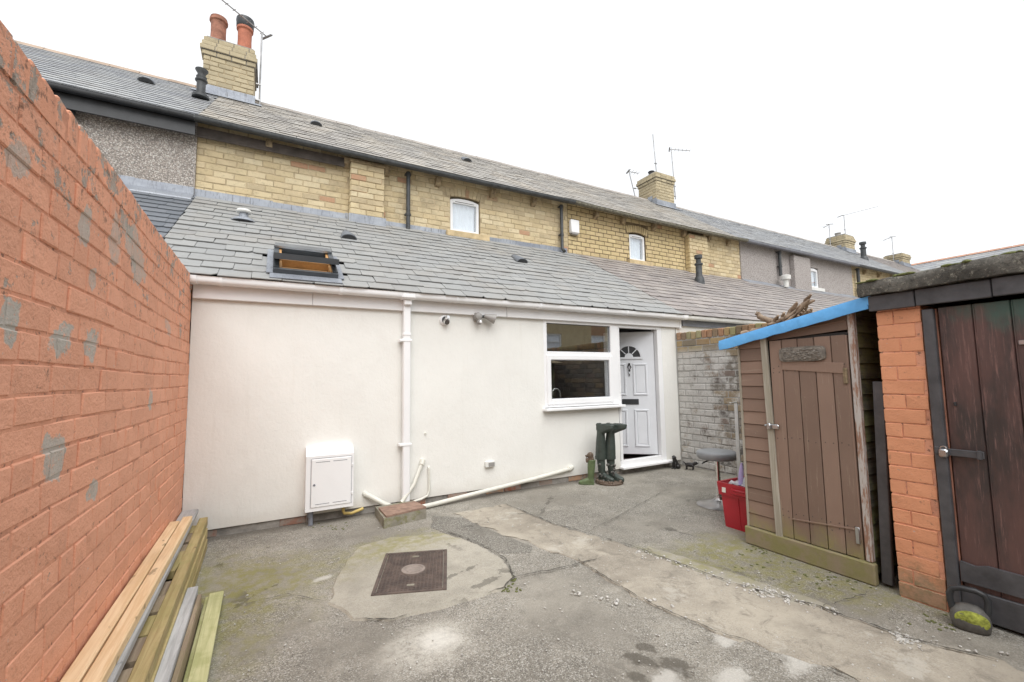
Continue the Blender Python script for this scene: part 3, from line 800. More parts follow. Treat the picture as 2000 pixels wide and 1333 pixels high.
# ================================================================== terrace houses
EAVE_Y, EAVE_Z, RID_Y, RID_Z = 7.30, 5.11, 10.35, 7.30
LE_Y, LE_Z, LT_Y, LT_Z = 4.76, 2.362, 7.5, 4.05
UV = V((0, RID_Y - EAVE_Y, RID_Z - EAVE_Z)); LV = V((0, LT_Y - LE_Y, LT_Z - LE_Z))
CO, BL = 0.097, 0.25


def house(x0, x1, name, label, slate_mat, ridge, lean_mat, lean=True, indiv=True, seed=1, jit=1.0, top_holes=(), lean_holes=(), lx0=None, lx1=None):
    r = thing(name, label, 'house', ((x0 + x1) / 2, 7.5, 0), world=True)
    lx0 = x0 if lx0 is None else lx0; lx1 = x1 if lx1 is None else lx1
    # slated main roof on a solid gable prism
    d = MB(); pr = [(7.47, EAVE_Z + 0.085), (RID_Y, RID_Z - 0.03), (13.2, EAVE_Z - 0.1), (13.2, EAVE_Z - 0.25), (7.47, EAVE_Z + 0.05)]
    d.loft([[(x, y, z) for y, z in pr] for x in (x0 + 0.002, x1 - 0.002)])
    rf = d.build('roof', 'deck', r)
    lay_slates(rf, (0, EAVE_Y, EAVE_Z - 0.01), (1, 0, 0), UV, x0, x1, UV.length, 0.20, 0.27, slate_mat, top_holes, seed=seed, maxn=0, jit=jit)
    rm = MB(); k = max(1, round((x1 - x0) / 0.45)); rg = random.Random(seed)
    for i in range(k):
        a, b = x0 + (x1 - x0) * i / k, x0 + (x1 - x0) * (i + 1) / k; dz = rg.uniform(-0.006, 0.006)
        sec = [(-0.13, -0.10), (-0.035, 0.0), (0, 0.02), (0.035, 0.0), (0.13, -0.10), (0.10, -0.12), (0, -0.02), (-0.10, -0.12)]
        rm.loft([[(x, RID_Y + y, RID_Z + 0.03 + z + dz) for y, z in sec] for x in (a + 0.003, b - 0.003)])
    rm.build('ridge_tiles', ridge, rf, kind='stuff')
    if lean:
        d = MB(); pr = [(LE_Y + 0.04, LE_Z - 0.015), (LT_Y, LT_Z - 0.03), (LT_Y, LT_Z - 0.12), (LE_Y + 0.10, LE_Z - 0.06)]
        d.loft([[(x, y, z) for y, z in pr] for x in (lx0 + 0.002, lx1 - 0.002)])
        lr = d.build('lower_roof', 'deck', r)
        lay_slates(lr, (0, LE_Y, LE_Z), (1, 0, 0), LV, lx0, lx1, LV.length, 0.20, 0.275, lean_mat, lean_holes, seed=seed + 50, maxn=300 if indiv else 0, jit=jit)
        r['_lr'] = lr.name
    rw = MB(); rw.box(x0 + 0.002, x1 - 0.002, 13.0, 13.2, 0, EAVE_Z - 0.3); rw.build('rear_wall', 'buff_mortar', r)
    return r, rf


def lower_roof_of(r):
    n = r['_lr']; del r['_lr']; return bpy.data.objects[n]


def small_window(parent, x0, x1, z0, z1, y, back='blind', arch=0.0, opener=True):
    """white framed sash with blind behind"""
    w = MB(); f = 0.05
    for a, b, c, d in ((x0, x0 + f, z0, z1), (x1 - f, x1, z0, z1), (x0 + f, x1 - f, z0, z0 + f), (x0 + f, x1 - f, z1 - f, z1)): w.cbox(((a + b) / 2, y, (c + d) / 2), (b - a, 0.07, d - c), 0.004)
    if arch:
        pts = [(x0, z1 + 0.001), (x1, z1 + 0.001)] + [(x0 + (x1 - x0) * (1 - i / 8), z1 + arch * (1 - (2 * (1 - i / 8) - 1) ** 2) + 0.002) for i in range(9)]
        w.prism(pts, (1, 0, 0), (0, 0, 1), (0, y - 0.03, 0), (0, 0.06, 0))
    wo = w.build('window', 'upvc', parent)
    MB().box(x0 + f, x1 - f, y - 0.004, y + 0.004, z0 + f, z1 - f).build('pane', 'glass', wo)
    if back:
        b = MB(); n = 5; rr = []
        for i in range(n * 4 + 1): rr.append((x0 + f + 0.002 + (x1 - x0 - 2 * f - 0.004) * i / (n * 4), 0.012 * math.sin(2 * PI * i / 4)))
        b.loft([[(p, y + 0.06 + q, z) for p, q in rr] + [(p, y + 0.066 + q, z) for p, q in rr[::-1]] for z in (z0 + 0.02, z1 - 0.02)])
        b.build('blind', 'blind', wo)
    if opener: MB().box(x0 + 0.1, x1 - 0.1, y - 0.04, y - 0.035, z1 - 0.03, z1 - 0.022).build('trickle_vent', 'black_plastic', wo)
    return wo


def arch_bricks(parent, x0, x1, z, y, h, mat, n=9, rise=0.05):
    tm = brick_templ(mat, 0.05, 0.006); rg = random.Random(n)
    for i in range(n):
        f = (i + 0.5) / n * 2 - 1; a = f * 0.28
        o = bpy.data.objects.new('brick', rg.choice(tm)); bw = (x1 - x0) / n - 0.012
        m = Matrix.Rotation(a, 3, 'Y') @ Matrix.Diagonal((bw / 0.235, 1, h / 0.085))
        o.matrix_basis = Matrix.Translation((x0 + (x1 - x0) * (f + 1) / 2, y + 0.019, z + rise * (1 - f * f) + h / 2)) @ m.to_4x4(); link(o, parent)


def corbels(parent, xs, z=5.0, y=7.5):
    for x in xs:
        pr = [(0.02, -0.09), (-0.05, -0.075), (-0.11, -0.03), (-0.13, 0.04), (-0.13, 0.07), (0.02, 0.07)]
        MB().loft([[(xx, y + p, z + q) for p, q in pr] for xx in (x - 0.045, x + 0.045)]).build('corbel', 'corbel_stone', parent)


def downpipe(parent, x, y, z1, z0, r=0.036, mat='pipe_black', shoe=0.0):
    p = MB(); pts = [(x, y, z1), (x, y, z0)]
    if shoe: pts += [(x, y - shoe * 0.3, z0 - 0.05), (x, y - shoe, z0 - 0.10)]
    p.tube(pts, r, 12)
    for zz in (z1 - 0.04, z0 + 0.28): p.tube([(x, y, zz - 0.025), (x, y, zz + 0.025)], r * 1.2, 12); p.box(x - r * 1.5, x + r * 1.5, y, y + 0.06, zz - 0.012, zz + 0.012)
    return p.build('downpipe', mat, parent, 40)


def flashing(parent, x0, x1, y, z0, h, seed=0):
    rg = random.Random(seed); f = MB(); x = x0
    while x < x1 - 0.02:
        b = min(x1, x + rg.uniform(0.9, 1.5)); hh = h + rg.uniform(-0.02, 0.02)
        prof = [(0, hh), (-0.012, hh), (-0.014 - rg.uniform(0, 0.006), 0.03), (-0.20, -0.095), (-0.205, -0.11), (0, 0.0)]
        f.loft([[(xx, y + p, z0 + q + 0.035) for p, q in prof] for xx in (x, b + 0.006)]); x = b
    return f.build('flashing', 'lead', parent)


def chimney(roof, x0, x1, y0, y1, z0, z1, corb, indiv, pots, seed):
    c = MB().box(x0 + 0.006, x1 - 0.006, y0 + 0.006, y1 - 0.006, z0, z1).build('chimney', 'buff_mortar', roof)
    kw = dict(mat='chimney_brick', maxn=140 if indiv else 0, minpx=(8, 4), ch=0.007, jit=0.004)
    nk = int((corb - z0) / CO)
    zb = corb - nk * CO
    fr = brick_pieces(0, x1 - x0, zb, corb, CO, 0.25, 0.012, (), seed)
    sd_ = brick_pieces(0, y1 - y0, zb, corb, CO, 0.25, 0.012, (), seed + 1)
    lay_bricks(c, (x0, y0, 0), (1, 0, 0), (0, -1, 0), fr, seed=seed, **kw)
    lay_bricks(c, (x0, y1, 0), (0, -1, 0), (-1, 0, 0), sd_, seed=seed + 2, **kw)
    # oversailing courses
    z = corb; outs = [0.025, 0.055, 0.03, 0.005]; i = 0
    while z < z1 + 0.01:
        o_ = outs[min(i, 3)]
        MB().box(x0 - o_ + 0.01, x1 + o_ - 0.01, y0 - o_ + 0.01, y1 + o_ - 0.01, z + 0.004, z + CO - 0.004).build('oversailing_course', 'grey_mortar', c)
        a = brick_pieces(-o_, x1 - x0 + o_, z, z + CO, CO, 0.25, 0.012, (), seed + i); b = brick_pieces(-o_, y1 - y0 + o_, z, z + CO, CO, 0.25, 0.012, (), seed + i + 9)
        lay_bricks(c, (x0, y0 - o_, 0), (1, 0, 0), (0, -1, 0), a, seed=seed + i, **kw)
        lay_bricks(c, (x0 - o_, y1, 0), (0, -1, 0), (-1, 0, 0), b, seed=seed + i + 20, **kw)
        z += CO; i += 1
    MB().cbox(((x0 + x1) / 2, (y0 + y1) / 2, z + 0.02), (x1 - x0 - 0.04, y1 - y0 - 0.04, 0.05), 0.02).build('flaunching', 'grey_mortar', c)
    f = MB(); s = UV.normalized(); zz = lambda y: EAVE_Z + (y - EAVE_Y) * UV.z / UV.y
    f.cbox(((x0 + x1) / 2, y0 - 0.02, zz(y0) + 0.07), (x1 - x0 + 0.06, 0.03, 0.22), 0.004)
    f.obox(((x0 + x1) / 2, y0 - 0.10, zz(y0 - 0.10) + 0.045), (x1 - x0 + 0.3, 0.24, 0.006), Matrix.Rotation(math.atan2(UV.z, UV.y), 3, 'X'))
    for k in range(3):
        yy = y0 + 0.1 + k * 0.17
        if yy < RID_Y: f.cbox((x0 - 0.02, yy, zz(yy) + 0.06), (0.025, 0.2, 0.22), 0.004)
    f.build('flashing', 'lead', c)
    for px_, py_, h, r, mat, dark in pots:
        pr = [(r, 0), (r * 0.93, h * 0.5), (r * 0.96, h * 0.82), (r * 1.14, h * 0.86), (r * 1.14, h * 0.93), (r * 1.02, h * 0.95), (r * 1.05, h), (r * 0.82, h), (r * 0.8, h * 0.7)]
        p = MB().lathe(pr, (px_, py_, z + 0.03), 20).build('chimney_pot', mat, c, 40)
        if dark:
            MB().lathe([(r * 1.0, 0), (r * 1.18, 0.03), (r * 1.2, 0.13), (r * 1.25, 0.17), (r * 1.2, 0.22), (r * 0.9, 0.22), (r * 0.85, 0.1)], (px_, py_, z + 0.03 + h - 0.06), 20).build('cowl', 'black_plastic', p, 40)
    return c


def roof_vent(parent, u, v, O, Vv, r=0.16):
    """little half-dome slate vent"""
    U = V((1, 0, 0)); Vn = V(Vv).normalized(); N = U.cross(Vn); c = V(O) + U * u + Vn * v + N * 0.03; n = 10
    m = MB(); rings = []
    for f, sc in ((0.0, 1.0), (0.12, 0.95), (0.35, 0.5), (0.42, 0.03)):
        rings.append([c + Vn * f + U * (math.cos(PI * i / n) * r * sc) + N * (math.sin(PI * i / n) * r * 0.62 * sc) for i in range(n + 1)])
    m.loft(rings); o = m.build('roof_vent', 'slate_new', parent, 40)
    q = MB(); q.prism([(math.cos(PI * i / n) * r * 0.88, math.sin(PI * i / n) * r * 0.52) for i in range(n + 1)], U, N, c - Vn * 0.004, Vn * 0.003); q.build('vent_mouth', 'black_plastic', o)
    return o


def flue(parent, x, y, z0, h, r, name='flue_pipe', style=0):
    if style == 0: pr = [(r * 1.9, -0.02), (r * 1.9, 0.02), (r, 0.04), (r, h * 0.55), (r * 1.35, h * 0.58), (r * 1.4, h * 0.62), (r * 1.1, h * 0.66), (r * 1.2, h * 0.74), (r * 0.9, h * 0.76), (r * 0.9, h * 0.86), (r * 1.45, h * 0.98), (r * 1.45, h)]
    else: pr = [(r * 1.7, -0.1), (r * 1.5, 0.05), (r, 0.12), (r, h * 0.6), (r * 1.3, h * 0.62), (r * 1.3, h * 0.68), (r * 0.8, h * 0.7), (r * 0.8, h * 0.85), (r * 1.25, h * 0.87), (r * 1.25, h)]
    return MB().lathe(pr, (x, y, z0), 16).build(name, 'pipe_black', parent, 35)


TH = (-1.02, 5.55, 11.45, 17.65, 23.9, 30.1)
# ---- the white-rendered cottage with the yellow brick upper storey
SKY = (0.0, 0.60, 0.02, 0.94)     # skylight on the lower roof: u0, u1, v0, v1
H1, R1 = house(TH[0], TH[1], 'cottage', 'cottage with yellow brick upper storey and cream rendered extension, open white door', 'slate_top', 'ridge_grey', 'slate_old', seed=11, lean_holes=[(SKY[0] - 0.02, SKY[1] + 0.02, SKY[2] + 0.1, SKY[3])], lx0=-0.99, lx1=5.72, jit=1.1)
LR1 = lower_roof_of(H1)
PX0, PX1 = 1.075, 1.622
wm = MB(); slab(wm, (0, 7.5, 0), (1, 0, 0), (0, -1, 0), TH[0], TH[1], 0, EAVE_Z + 0.08, [(2.86, 3.47, 4.12, 4.84)], 0.25)
UW = wm.build('upper_wall', 'buff_mortar', H1)
pc = brick_pieces(TH[0], TH[1], 4.0, 5.18, CO, BL, 0.011, [(2.86, 3.47, 4.02, 4.80), (2.76, 3.57, 4.79, 5.0), (PX0, PX1, 3, 6), (2.76, 3.63, 4.0, 4.125)], 5)
lay_bricks(UW, (0, 7.5, 0), (1, 0, 0), (0, -1, 0), pc, 'buff_brick', seed=6, maxn=270, jit=0.003)
PL = MB().box(PX0 + 0.006, PX1 - 0.006, 7.36, 7.52, 3.8, 5.02).build('pilaster', 'buff_mortar', H1)
lay_bricks(PL, (PX0, 7.354, 0), (1, 0, 0), (0, -1, 0), brick_pieces(0, PX1 - PX0, 3.92, 5.0, CO, 0.27, 0.011, (), 8), 'buff_brick', seed=9)
lay_bricks(PL, (PX0, 7.5, 0), (0, -1, 0), (-1, 0, 0), brick_pieces(0, 0.145, 3.92, 5.0, CO, 0.27, 0.011, (), 8), 'buff_brick', seed=10, minpx=(99, 99))
MB().cbox(((PX0 + PX1) / 2, 7.43, 5.02), (PX1 - PX0 + 0.04, 0.2, 0.05), 0.01).build('pilaster_cap', 'corbel_stone', PL)
small_window(H1, 2.87, 3.455, 4.15, 4.755, 7.56, arch=0.045)
arch_bricks(UW, 2.77, 3.56, 4.79, 7.5, 0.17, 'buff_brick', 10)
MB().cbox((3.195, 7.47, 4.065), (0.86, 0.16, 0.115), 0.008).build('window_sill', 'sandstone', H1)
flashing(H1, TH[0], PX0 - 0.005, 7.49, 3.99, 0.12, 1); flashing(H1, PX0 - 0.02, PX1 + 0.02, 7.345, 3.90, 0.16, 2); flashing(H1, PX1 + 0.005, 5.5, 7.49, 3.99, 0.10, 3)
corbels(H1, (-0.11, 1.02, 1.68, 2.6, 3.72, 4.66))
gutter(TH[0], TH[1], 7.235, EAVE_Z - 0.005, 0.056, 'pipe_black', H1, sag=0.02)
MB().box(TH[0] + 0.005, 0.98, 7.395, 7.42, 4.90, 5.05).build('fascia', 'old_fascia', H1)
downpipe(H1, 2.045, 7.41, 5.05, 4.0, 0.036); downpipe(H1, 5.33, 7.41, 5.05, 4.12, 0.034, shoe=0.08)
chimney(R1, -1.31, -0.45, 9.95, 10.75, 6.75, 8.12, 7.80, True, [(-1.12, 10.25, 0.62, 0.142, 'old_terracotta', 0), (-0.66, 10.25, 0.62, 0.135, 'terracotta', 1)], 31)
sl = lambda Y: (Y - EAVE_Y) * UV.length / UV.y
for X, Y in ((0.67, 9.15), (3.95, 9.22)): roof_vent(R1, X, sl(Y), (0, EAVE_Y, EAVE_Z), UV, 0.11)
ll = lambda Y: (Y - LE_Y) * LV.length / LV.y
for X, Y in ((0.92, 6.36), (3.71, 6.33)): roof_vent(LR1, X, ll(Y), (0, LE_Y, LE_Z), LV, 0.105)
# mushroom vent above the skylight
c = MB(); c.lathe([(0.15, -0.06), (0.12, -0.02), (0.055, 0.0), (0.05, 0.08)], (-0.36, 6.60, 3.545), 16); cv = c.build('vent_terminal', 'lead', LR1, 40)
MB().lathe([(0.02, 0.06), (0.085, 0.065), (0.092, 0.08), (0.08, 0.105), (0.02, 0.115)], (-0.36, 6.60, 3.545), 18).build('vent_cap', 'upvc_old', cv, 40)

# front wall of the extension, with the window and door opening
FY = 4.9
DX0, DX1, WX0, WX1 = 4.46, 5.40, 3.18, 4.46
wm = MB(); slab(wm, (0, FY, 0), (1, 0, 0), (0, -1, 0), -0.645, 5.71, 0.075, 2.31, [(WX0, DX1, 0.99, 2.19), (DX0, DX1, 0.0, 1.2)], 0.22)
wm.box(5.69, 5.71, FY + 0.22, 7.3, 0.0, 2.5); wm.box(-0.9, -0.88, FY + 0.22, 7.3, 0.0, 2.5)
RW = wm.build('rendered_wall', 'cream_render', H1)
pm = MB().box(-0.63, 5.70, FY + 0.02, FY + 0.2, 0, 0.078).build('plinth', 'grey_mortar', H1)
pc = [((i + 0.5) * 0.245 - 0.62, 0.036, 0.232, 0.068) for i in range(21) if i % 5 not in (1, 4)]
lay_bricks(pm, (0, FY, 0), (1, 0, 0), (0, -1, 0), pc, 'red_brick', proud=-0.012, seed=4, jit=0.012, minpx=(10, 3))
# room behind
rm = MB(); rm.box(2.3, 5.69, 7.2, 7.22, 0, 2.6); rm.box(2.28, 2.3, FY + 0.22, 7.22, 0, 2.6); rm.box(5.67, 5.688, FY + 0.22, 7.22, 0, 2.6); rm.box(2.3, 5.68, FY + 0.22, 7.2, 2.50, 2.52)
rm.build('kitchen_wall', 'dark_room', H1)
MB().box(2.3, 5.67, FY + 0.02, 7.2, 0.081, 0.10).build('kitchen_floor', 'floor_lino', H1)
MB().cbox((3.6, FY + 0.5, 0.97), (2.0, 0.52, 0.04), 0.006).build('worktop', 'worktop', H1)
# fascia, gutter, downpipe of the extension
fa = MB(); fa.cbox((-0.14, FY - 0.022, 2.235), (1.0, 0.044, 0.135), 0.004); fa.cbox((1.485, FY - 0.022, 2.235), (2.245, 0.044, 0.135), 0.004); fa.cbox((4.20, FY - 0.0225, 2.235), (3.175, 0.045, 0.135), 0.004)
fa.cbox((5.79, FY - 0.022, 2.235), (0.04, 0.06, 0.17), 0.004); fa.box(-0.64, 5.78, FY - 0.005, FY + 0.1, 2.29, 2.315)
fa.build('fascia', 'upvc', H1)
g1 = gutter(-0.665, 5.80, FY - 0.105, 2.352, 0.058, 'upvc', H1)
for x in (-0.42, 0.62, 1.9, 3.05, 3.72, 4.55, 5.3):
    MB().loft([[(xx, FY - 0.105 + q * 0.065, 2.352 + w_ * 0.065) for q, w_ in [(SG(math.cos(PI + PI * i / 12), 0.5), 1.02 * SG(math.sin(PI + PI * i / 12), 0.62)) for i in range(13)] + [(0.92, 0), (0.6, -0.8), (-0.6, -0.8), (-0.92, 0)]] for xx in (x - 0.014, x + 0.014)]).build('gutter_bracket', 'upvc', g1)
for x0_, x1_ in ((-0.69, -0.60), (5.74, 5.84)):
    MB().loft([[(xx, FY - 0.105 + q * 0.068, 2.354 + w_ * 0.068) for q, w_ in [(SG(math.cos(PI + PI * i / 12), 0.5), 1.02 * SG(math.sin(PI + PI * i / 12), 0.62)) for i in range(13)]] for xx in (x0_, x1_)]).build('gutter_end', 'upvc', g1)
MB().cbox((1.325, FY - 0.105, 2.318), (0.17, 0.128, 0.07), 0.02).build('gutter_outlet', 'upvc', g1)
dp = MB(); dp.cbox((1.325, FY - 0.058, 1.16), (0.078, 0.07, 2.20), 0.008); DPO = dp.build('downpipe', 'upvc', H1)
MB().cbox((1.325, FY - 0.08, 2.255), (0.088, 0.10, 0.07), 0.012).build('downpipe_bend', 'upvc', DPO)
for zz in (1.83, 0.69, 1.9): MB().cbox((1.315 if zz < 1.85 else 1.325, FY - 0.055, zz), (0.135 if zz < 1.85 else 0.088, 0.085, 0.03), 0.005).build('pipe_clip', 'upvc', DPO)
# skylight (centre pivot, ajar)
UU = V((1, 0, 0)); VN = LV.normalized(); NN = UU.cross(VN); LO = V((0, LE_Y, LE_Z)); LM = Matrix((UU, VN, NN)).transposed()


def rb(mb, u0, u1, v0, v1, n0, n1): return mb.obox(LO + LM @ V(((u0 + u1) / 2, (v0 + v1) / 2, (n0 + n1) / 2)), (u1 - u0, v1 - v0, n1 - n0), LM)


u0, u1, v0, v1 = SKY[0], SKY[1], 0.13, 0.90
k = MB(); rb(k, u0, u1, v0, v0 + 0.05, 0.0, 0.085); rb(k, u0, u1, v1 - 0.05, v1, 0, 0.10); rb(k, u0, u0 + 0.05, v0 + 0.05, v1 - 0.05, 0, 0.095); rb(k, u1 - 0.05, u1, v0 + 0.05, v1 - 0.05, 0, 0.095)
SKO = k.build('skylight', 'skylight_grey', LR1)
k = MB(); rb(k, u0 - 0.03, u1 + 0.03, v0 - 0.13, v0 - 0.002, 0.034, 0.042); rb(k, u0 - 0.06, u0 - 0.003, v0, v1, 0.034, 0.045); rb(k, u1 + 0.003, u1 + 0.06, v0, v1, 0.034, 0.045); k.build('skylight_flashing', 'lead', SKO)
k = MB(); rb(k, u0 + 0.052, u1 - 0.052, v0 + 0.3, v0 + 0.33, 0.01, 0.09); rb(k, u0 + 0.052, u0 + 0.075, v0 + 0.052, v1 - 0.052, 0.01, 0.08); rb(k, u1 - 0.075, u1 - 0.052, v0 + 0.052, v1 - 0.052, 0.01, 0.08); rb(k, u0 + 0.08, u1 - 0.08, v0 + 0.055, v0 + 0.29, 0.004, 0.012); k.build('pine_lining', 'gold_pine', SKO)
pv = LO + LM @ V(((u0 + u1) / 2, (v0 + v1) / 2, 0.10)); SM_ = LM @ Matrix.Rotation(-0.30, 3, 'X')
k = MB(); hw, hv = (u1 - u0) / 2, (v1 - v0) / 2 - 0.02


def sb(mb, a, b, c, d, e=-0.03, f=0.03): return mb.obox(pv + SM_ @ V(((a + b) / 2, (c + d) / 2, (e + f) / 2)), (b - a, d - c, f - e), SM_)


sb(k, -hw, hw, -hv, -hv + 0.07); sb(k, -hw, hw, hv - 0.07, hv); sb(k, -hw, -hw + 0.06, -hv + 0.07, hv - 0.07); sb(k, hw - 0.06, hw, -hv + 0.07, hv - 0.07)
k.build('skylight_sash', 'skylight_grey', SKO)
k = MB(); sb(k, -hw + 0.06, hw - 0.06, -hv + 0.07, hv - 0.07, 0.0, 0.008); k.build('pane', 'glass', SKO)
k = MB(); rb(k, u0 + 0.01, u1 - 0.01, v1 - 0.09, v1 + 0.02, 0.10, 0.125); k.build('skylight_hood', 'steel', SKO)

# window and door frame of the extension
w = MB()
for a, b, c_, d in ((WX0, WX0 + 0.055, 1.0, 2.185), (4.345, DX0 + 0.03, 1.0, 2.185), (WX0 + 0.055, 4.345, 2.13, 2.185), (WX0 + 0.055, 4.345, 1.0, 1.055), (WX0 + 0.055, 4.345, 1.675, 1.745)):
    w.cbox(((a + b) / 2, FY + 0.03, (c_ + d) / 2), (b - a, 0.07, d - c_), 0.005)
WO = w.build('window', 'upvc', H1)
s_ = MB(); a, b, c_, d = WX0 + 0.035, 4.365, 1.035, 1.70
for e in ((a, a + 0.07, c_, d), (b - 0.07, b, c_, d), (a + 0.07, b - 0.07, c_, c_ + 0.075), (a + 0.07, b - 0.07, d - 0.07, d)): s_.cbox(((e[0] + e[1]) / 2, FY + 0.005, (e[2] + e[3]) / 2), (e[1] - e[0], 0.06, e[3] - e[2]), 0.01)
s_.build('opening_sash', 'upvc', WO)
MB().box(WX0 + 0.1, 4.30, FY + 0.008, FY + 0.016, 1.105, 1.635).build('pane', 'glass', WO)
MB().box(WX0 + 0.055, 4.345, FY + 0.028, FY + 0.036, 1.745, 2.13).build('pane', 'glass', WO)
for a, b, c_, d, yy in ((WX0 + 0.104, 4.296, 1.109, 1.631, FY - 0.0), (WX0 + 0.054, 4.346, 1.744, 2.131, FY + 0.02)):
    m = MB(); w_ = 0.007
    for e in ((a, a + w_, c_, d), (b - w_, b, c_, d), (a + w_, b - w_, c_, c_ + w_), (a + w_, b - w_, d - w_, d)): m.box(e[0], e[1], yy, yy + 0.006, e[2], e[3])
    m.build('gasket', 'pipe_grey', WO)
MB().cbox((3.83, FY - 0.035, 0.975), (1.36, 0.13, 0.035), 0.006).build('window_sill', 'upvc', H1)
k = MB()
for a, b, c_, d in ((DX0 - 0.03 + 0.062, DX0 + 0.06, 0.18, 2.12), (DX1 - 0.10, DX1, 0.10, 2.12), (DX0 + 0.032, DX1, 2.12, 2.19), (DX0 + 0.005, DX1 - 0.102, 0.085, 0.18)): k.cbox(((a + b) / 2, FY + 0.035, (c_ + d) / 2), (b - a, 0.075, d - c_), 0.005)
k.cbox((DX0 + 0.019, FY + 0.03, 0.59), (0.022, 0.07, 0.81), 0.003)
k.build('door_frame', 'upvc', H1)
MB().cbox((4.955, FY - 0.045, 0.09), (1.04, 0.10, 0.032), 0.006).build('door_sill', 'upvc', H1)
MB().box(DX0, DX1, FY + 0.0, FY + 0.2, 0, 0.075).build('door_step', 'grey_mortar', H1)
# door leaf hung on the right, swung inwards
an = math.radians(40); dl = V((-math.cos(an), math.sin(an), 0)); dn = V((-math.sin(an), -math.cos(an), 0)); HG = V((5.295, FY + 0.07, 0)); DWd = 0.775
DM = Matrix((-dl, -dn, V((0, 0, 1)))).transposed()   # x: towards hinge, y: into room


def db(mb, s0, s1, z0, z1, n0, n1, ch=0.004): return mb.cbox(HG + dl * ((s0 + s1) / 2) + dn * ((n0 + n1) / 2) + V((0, 0, (z0 + z1) / 2)), (s1 - s0, n1 - n0, z1 - z0), ch, DM)


DO = db(MB(), 0, DWd, 0.185, 2.10, -0.05, 0.0).build('door', 'door_white', H1)
for sc_ in (0.225, 0.55):
    for z0_, z1_ in ((0.30, 0.88), (1.10, 1.60)):
        p = MB(); w2 = 0.11; f = 0.03
        db(p, sc_ - w2, sc_ + w2, z0_, z0_ + f, 0, 0.014, 0.006); db(p, sc_ - w2, sc_ + w2, z1_ - f, z1_, 0, 0.014, 0.006); db(p, sc_ - w2, sc_ - w2 + f, z0_ + f, z1_ - f, 0, 0.014, 0.006); db(p, sc_ + w2 - f, sc_ + w2, z0_ + f, z1_ - f, 0, 0.014, 0.006)
        db(p, sc_ - w2 + f + 0.015, sc_ + w2 - f - 0.015, z0_ + f + 0.015, z1_ - f - 0.015, 0, 0.006, 0.004)
        p.build('panel_moulding', 'door_white', DO)
db(MB(), 0.26, 0.515, 0.955, 1.04, 0, 0.012).build('letter_plate', 'black_plastic', DO)
fc = HG + dl * 0.3875 + V((0, 0, 1.70)); n = 12
rim = [(math.cos(PI * i / n) * 0.215, math.sin(PI * i / n) * 0.215) for i in range(n + 1)]; inn = [(x * 0.82, y * 0.82) for x, y in rim]
fm = MB()
for i in range(n): fm.prism([rim[i], rim[i + 1], inn[i + 1], inn[i]], -dl, V((0, 0, 1)), fc, dn * 0.018)
fm.prism([(-0.215, -0.03), (0.215, -0.03), (0.215, 0.001), (-0.215, 0.001)], -dl, V((0, 0, 1)), fc, dn * 0.017)
for k2 in range(1, 4):
    a = PI * k2 / 4; d = V((math.cos(a), math.sin(a))); pp = V((-d.y, d.x))
    fm.prism([tuple(d * 0.07 + pp * 0.007), tuple(d * 0.19 + pp * 0.007), tuple(d * 0.19 - pp * 0.007), tuple(d * 0.07 - pp * 0.007)], -dl, V((0, 0, 1)), fc, dn * 0.012)
fm.prism([(math.cos(PI * i / 8) * 0.065, math.sin(PI * i / 8) * 0.065) for i in range(9)], -dl, V((0, 0, 1)), fc, dn * 0.016)
fm.build('fanlight_frame', 'door_white', DO)
MB().prism(inn, -dl, V((0, 0, 1)), fc, dn * 0.003).build('fanlight_pane', 'black_plastic', DO)
kn = MB(); kc = fc + V((0, 0, -0.16)) + dn * 0.02; kn.ball(kc + V((0, 0, 0.05)), 0.018); kn.tube([kc + V((0, 0, 0.05)), kc + dl * 0.025 + V((0, 0, 0)), kc + V((0, 0, -0.045)) + dn * 0.01, kc - dl * 0.025, kc + V((0, 0, 0.05))], 0.008, 8); kn.ball(kc + V((0, 0, -0.055)) + dn * 0.012, 0.016)
kn.build('door_knocker', 'black_resin', DO, 50)
MB().ball(fc + V((0, 0, -0.27)) + dn * 0.012, (0.012, 0.012, 0.03)).build('lock', 'steel', DO, 50)

# ---- neighbours along the terrace
H0, R0 = house(-8.0, TH[0], 'terrace_house', 'left neighbour with grey pebbledash upper wall and black fascia', 'slate_left', 'ridge_clay', 'slate_new', seed=21, jit=0.25, lx1=-0.995)
LR0 = lower_roof_of(H0)
wm = MB(); slab(wm, (0, 7.46, 0), (1, 0, 0), (0, -1, 0), -8.0, TH[0] + 0.005, 0, 5.14, (), 0.2); wm.build('upper_wall', 'pebbledash', H0)
MB().box(-8.0, TH[0], 7.30, 7.33, 4.87, 5.06).build('fascia', 'black_plastic', H0)
gutter(-8.0, TH[0] - 0.004, 7.235, EAVE_Z - 0.005, 0.052, 'black_plastic', H0); flashing(H0, -8.0, TH[0] - 0.004, 7.45, 3.99, 0.14, 7)
downpipe(H0, -2.32, 7.38, 5.05, 4.06, 0.04, 'black_plastic')
roof_vent(R0, -2.02, sl(9.32), (0, EAVE_Y, EAVE_Z), UV, 0.12); flue(R0, -1.2, 9.0, 6.38, 0.50, 0.068, style=0)
slab(MB(), (0, FY, 0), (1, 0, 0), (0, -1, 0), -8.0, -0.90, 0, 2.3, (), 0.2).build('rendered_wall', 'cream_render', H0)

